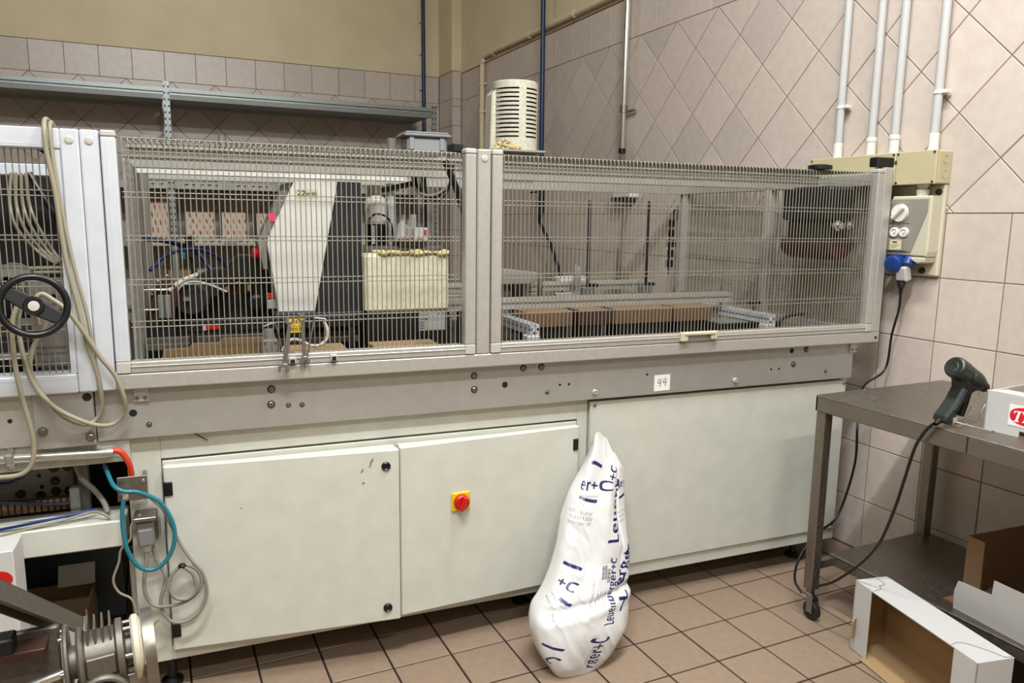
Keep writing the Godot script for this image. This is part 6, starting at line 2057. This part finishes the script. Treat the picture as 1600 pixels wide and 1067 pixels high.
# ---------------------------------------------------------------- the white plastic sack
func bag() -> void:
	var t := thing("plastic_sack", "tall white plastic sack with dark blue print leaning against the cabinet", "sack", Vector3(1.2, 0, -2.05))
	# rows: height, left x, right x, centre z, half depth
	var rows := [[0.000, 1.097, 1.263, -1.968, 0.038], [0.034, 1.075, 1.299, -1.971, 0.050], [0.072, 1.052, 1.343, -1.986, 0.066], [0.112, 1.042, 1.385, -2.006, 0.082], [0.152, 1.042, 1.404, -2.027, 0.092], [0.195, 1.063, 1.417, -2.046, 0.090], [0.247, 1.113, 1.429, -2.067, 0.082], [0.312, 1.154, 1.443, -2.093, 0.074], [0.379, 1.186, 1.455, -2.120, 0.068], [0.446, 1.217, 1.467, -2.147, 0.062], [0.515, 1.253, 1.477, -2.174, 0.054], [0.569, 1.297, 1.483, -2.196, 0.045], [0.615, 1.337, 1.479, -2.214, 0.034], [0.652, 1.363, 1.468, -2.229, 0.022]]
	var im := sack_print()
	var m := printed(im, 0.28)
	m.clearcoat_enabled = true
	m.clearcoat = 0.4
	m.clearcoat_roughness = 0.3
	var fine := FastNoiseLite.new()
	fine.seed = 3
	fine.frequency = 9.0
	fine.fractal_octaves = 2
	var fold := FastNoiseLite.new()
	fold.seed = 8
	fold.noise_type = FastNoiseLite.TYPE_SIMPLEX_SMOOTH
	fold.fractal_type = FastNoiseLite.FRACTAL_NONE
	fold.frequency = 4.2
	var seg := 160
	var nr := 150
	var pts := []
	for i in nr + 1:
		var f := float(i) / nr
		var y := f * f * 0.25 + f * 0.75
		var ring := []
		var k := f * (rows.size() - 1)
		var a: int = mini(int(k), rows.size() - 2)
		var r0: Array = rows[maxi(a - 1, 0)]
		var r1: Array = rows[a]
		var r2: Array = rows[a + 1]
		var r3: Array = rows[mini(a + 2, rows.size() - 1)]
		var v := []
		for j in 5:
			v.append(cubic_interpolate(r1[j], r2[j], r0[j], r3[j], k - a))
		for s in seg:
			var an := TAU * s / seg
			var cx := cos(an)
			var sx := sin(an)
			var ex := 0.72
			var px := signf(cx) * pow(absf(cx), ex)
			var pz := signf(sx) * pow(absf(sx), ex)
			var hw: float = (v[2] - v[1]) / 2
			var mid: float = (v[2] + v[1]) / 2
			var p := Vector3(mid + px * hw, v[0], v[3] + pz * v[4])
			# gusset creases at the sides, folds in the film
			if cx > 0:
				p.x -= px * exp(-pow((an if an < PI else an - TAU) * 3.5, 2.0)) * 0.014 * clampf(f * 3, 0, 1)
			var outw := Vector3(px, 0, pz).normalized()
			var cr: float = absf(fold.get_noise_3d(p.x + 0.3, p.y * 0.5, p.z)) * -0.030 + 0.008
			cr += absf(fine.get_noise_3d(p.x * 1.4 + p.y * 0.5, p.y * 0.55, p.z)) * -0.009 + 0.002
			cr = cr * absf(sx) - 0.002
			# a fold across the belly, and a long crease running up the front
			cr -= 0.011 * exp(-pow((p.y - 0.215 - 0.10 * (p.x - 1.25)) / 0.011, 2.0)) * clampf(sx * 2.0, 0.0, 1.0)
			cr += 0.007 * exp(-pow((p.y - 0.19 - 0.10 * (p.x - 1.25)) / 0.016, 2.0)) * clampf(sx * 2.0, 0.0, 1.0)
			cr -= 0.006 * exp(-pow((an - 1.02 - 0.4 * (f - 0.5)) / 0.06, 2.0)) * clampf((f - 0.35) * 4.0, 0.0, 1.0)
			p += outw * cr * clampf(f * 12, 0.0, 1.0)
			# torn mouth: the left lip stands higher
			if f > 0.80:
				var g := (f - 0.80) / 0.2
				var lip := exp(-pow((an - 2.0) * 0.9, 2.0))
				p.y += g * (0.055 * lip - 0.04 * (1.0 - lip)) + g * sin(an * 7.0) * 0.006
				p.x += g * sin(an * 5.0) * 0.005
			p.y = maxf(p.y, 0.002)
			ring.append(p)
		pts.append(ring)
	var nor := []
	for i in nr + 1:
		var rn := []
		for s in seg:
			var du: Vector3 = pts[i][(s + 1) % seg] - pts[i][(s - 1 + seg) % seg]
			var dv: Vector3 = pts[mini(i + 1, nr)][s] - pts[maxi(i - 1, 0)][s]
			var n := du.cross(dv).normalized()
			var outw2: Vector3 = pts[i][s] - pts[i][(s + seg / 2) % seg]
			if n.dot(outw2) < 0:
				n = -n
			rn.append(n)
		nor.append(rn)
	for i in nr:
		for s in seg:
			var q := (s + 1) % seg
			var ua := Vector2(1.0 - float(s) / seg, 1.0 - float(i) / nr)
			var ub := Vector2(1.0 - float(s + 1) / seg, 1.0 - float(i) / nr)
			var uc := Vector2(1.0 - float(s + 1) / seg, 1.0 - float(i + 1) / nr)
			var ud := Vector2(1.0 - float(s) / seg, 1.0 - float(i + 1) / nr)
			tri(pts[i][s], pts[i][q], pts[i + 1][q], nor[i][s], nor[i][q], nor[i + 1][q], ua, ub, uc)
			tri(pts[i][s], pts[i + 1][q], pts[i + 1][s], nor[i][s], nor[i + 1][q], nor[i + 1][s], ua, uc, ud)
	# floor of the sack
	var c := Vector3.ZERO
	for p in pts[0]:
		c += p / seg
	for s in seg:
		tri(c, pts[0][s], pts[0][(s + 1) % seg], Vector3.DOWN, Vector3.DOWN, Vector3.DOWN, Vector2(0.99, 0.99), Vector2(0.99, 0.99), Vector2(0.99, 0.99))
	part("film", m, t)

func sack_print() -> Image:
	# u runs round the sack: .25 right side, .5 ... ; the front faces the camera between .6 and .9
	var W := 1536
	var H := 1536
	var im := blank(W, H, Color(0.80, 0.795, 0.78))
	var ink := Color(0.07, 0.10, 0.33)
	# each entry: text, centre in the image, vector along the words, vector up the letters
	var words := [["rger+C", 1184, 1310, 2, -300, -81, -21], ["Leuenberger+C", 1213, 878, 11, -385, -69, -16], ["Leuenb", 1224, 439, 55, -328, -91, -8], ["er+C", 1048, 293, 286, 33, -19, -81], ["+C", 949, 787, 188, 43, 42, -57], ["C", 918, 1300, 65, 40, 182, -73], ["erger", 1343, 743, 108, -195, -124, -16], ["L", 1309, 906, 15, -53, -117, -24], ["ley", 1350, 315, 157, -16, -45, -68], ["+C", 1189, 231, 27, -82, -73, -22]]
	var small := [["(OR) - Italy", 955, 429, 265, 18, -0, -23], ["75 631120", 963, 456, 247, 18, -0, -23], ["enberger.it", 959, 483, 243, 18, 2, -23], ["distribution", 1038, 350, 165, 18, -2, -16], ["De-Cheu", 1332, 462, 112, -8, -7, -17], ["39 02", 1332, 486, 93, -6, -7, -17], ["member", 1324, 510, 95, -7, -7, -17], ["via delle industrie", 930, 878, 221, 104, 20, -7], ["800 631120", 911, 906, 247, 104, 23, -7], ["www.", 957, 976, 77, 77, 20, -8], ["Via Salvo", 1349, 1033, 83, -15, -7, -17], ["member", 1351, 1068, 84, -14, -8, -17], ["Via Salvo", 1355, 1101, 87, -14, -8, -16], ["adhesives", 1152, 1321, 8, -180, -6, -4]]
	var bars := [["bar", 1025, 368, 179, 33, 9, -15], ["bar", 959, 699, 186, 38, 11, -15], ["bar", 980, 874, 118, 44, 7, -16], ["bar", 945, 1182, 163, 48, 19, -19], ["bar", 1356, 388, 139, -9, -8, -13], ["bar", 1348, 662, 76, -44, -34, -10], ["bar", 1315, 810, 51, -53, -22, -7], ["bar", 1294, 958, 47, -82, -17, -9], ["bar", 1048, 185, 138, 29, 3, -19]]
	var label := ["label", 1160, 820, 70, 12, -11, -238]
	for w in words:
		print_vec(im, w, ink, 700)
	for w in small:
		print_vec(im, w, Color(0.42, 0.42, 0.45), 400)
	for w in bars:
		print_patch(im, w, -0.5, 0.5, -0.5, 0.5, ink)
	print_patch(im, label, -0.5, 0.5, -0.5, 0.5, Color(0.86, 0.86, 0.86))
	var rr := RandomNumberGenerator.new()
	rr.seed = 2
	for blk in [[-0.05, 0.18, 0.17, 0.47], [0.22, 0.46, 0.10, 0.38]]:
		var x: float = blk[0]
		while x < blk[1]:
			var w := rr.randf_range(0.012, 0.03)
			print_patch(im, label, x, x + w, blk[2], blk[3], Color(0.12, 0.12, 0.12))
			x += w + rr.randf_range(0.012, 0.03)
	for k in 6:
		print_patch(im, label, -0.2 + k * 0.11, -0.17 + k * 0.11, -0.38 + 0.05 * (k % 3), -0.12 + 0.04 * (k % 2), Color(0.5, 0.5, 0.52))
	var lb := Vector2(label[5], label[6])
	var la := Vector2(label[3], label[4])
	print_vec(im, ["TERMOMELT C701", label[1] - la.x * 0.40 - lb.x * 0.15, label[2] - la.y * 0.40 - lb.y * 0.15, lb.x * 0.62, lb.y * 0.62, -la.x * 0.16, -la.y * 0.16], Color(0.2, 0.2, 0.22), 400)
	return im

func print_vec(im: Image, w: Array, col: Color, weight: int) -> void:
	var tr := text_tris(w[0], "Droid Sans", weight)
	var r := Rect2(tr[0], Vector2.ZERO)
	for p in tr:
		r = r.expand(p)
	var a := Vector2(w[3], w[4]) / r.size.x
	var b := Vector2(w[5], w[6])
	var c := r.get_center()
	fill_tris(im, tr, Transform2D(a, b, Vector2(w[1], w[2]) - a * c.x - b * c.y), col)

func print_patch(im: Image, w: Array, x0: float, x1: float, y0: float, y1: float, col: Color) -> void:
	var a := Vector2(w[3], w[4])
	var b := Vector2(w[5], w[6])
	var c := Vector2(w[1], w[2])
	fill_poly(im, PackedVector2Array([c + a * x0 + b * y0, c + a * x1 + b * y0, c + a * x1 + b * y1, c + a * x0 + b * y1]), col)
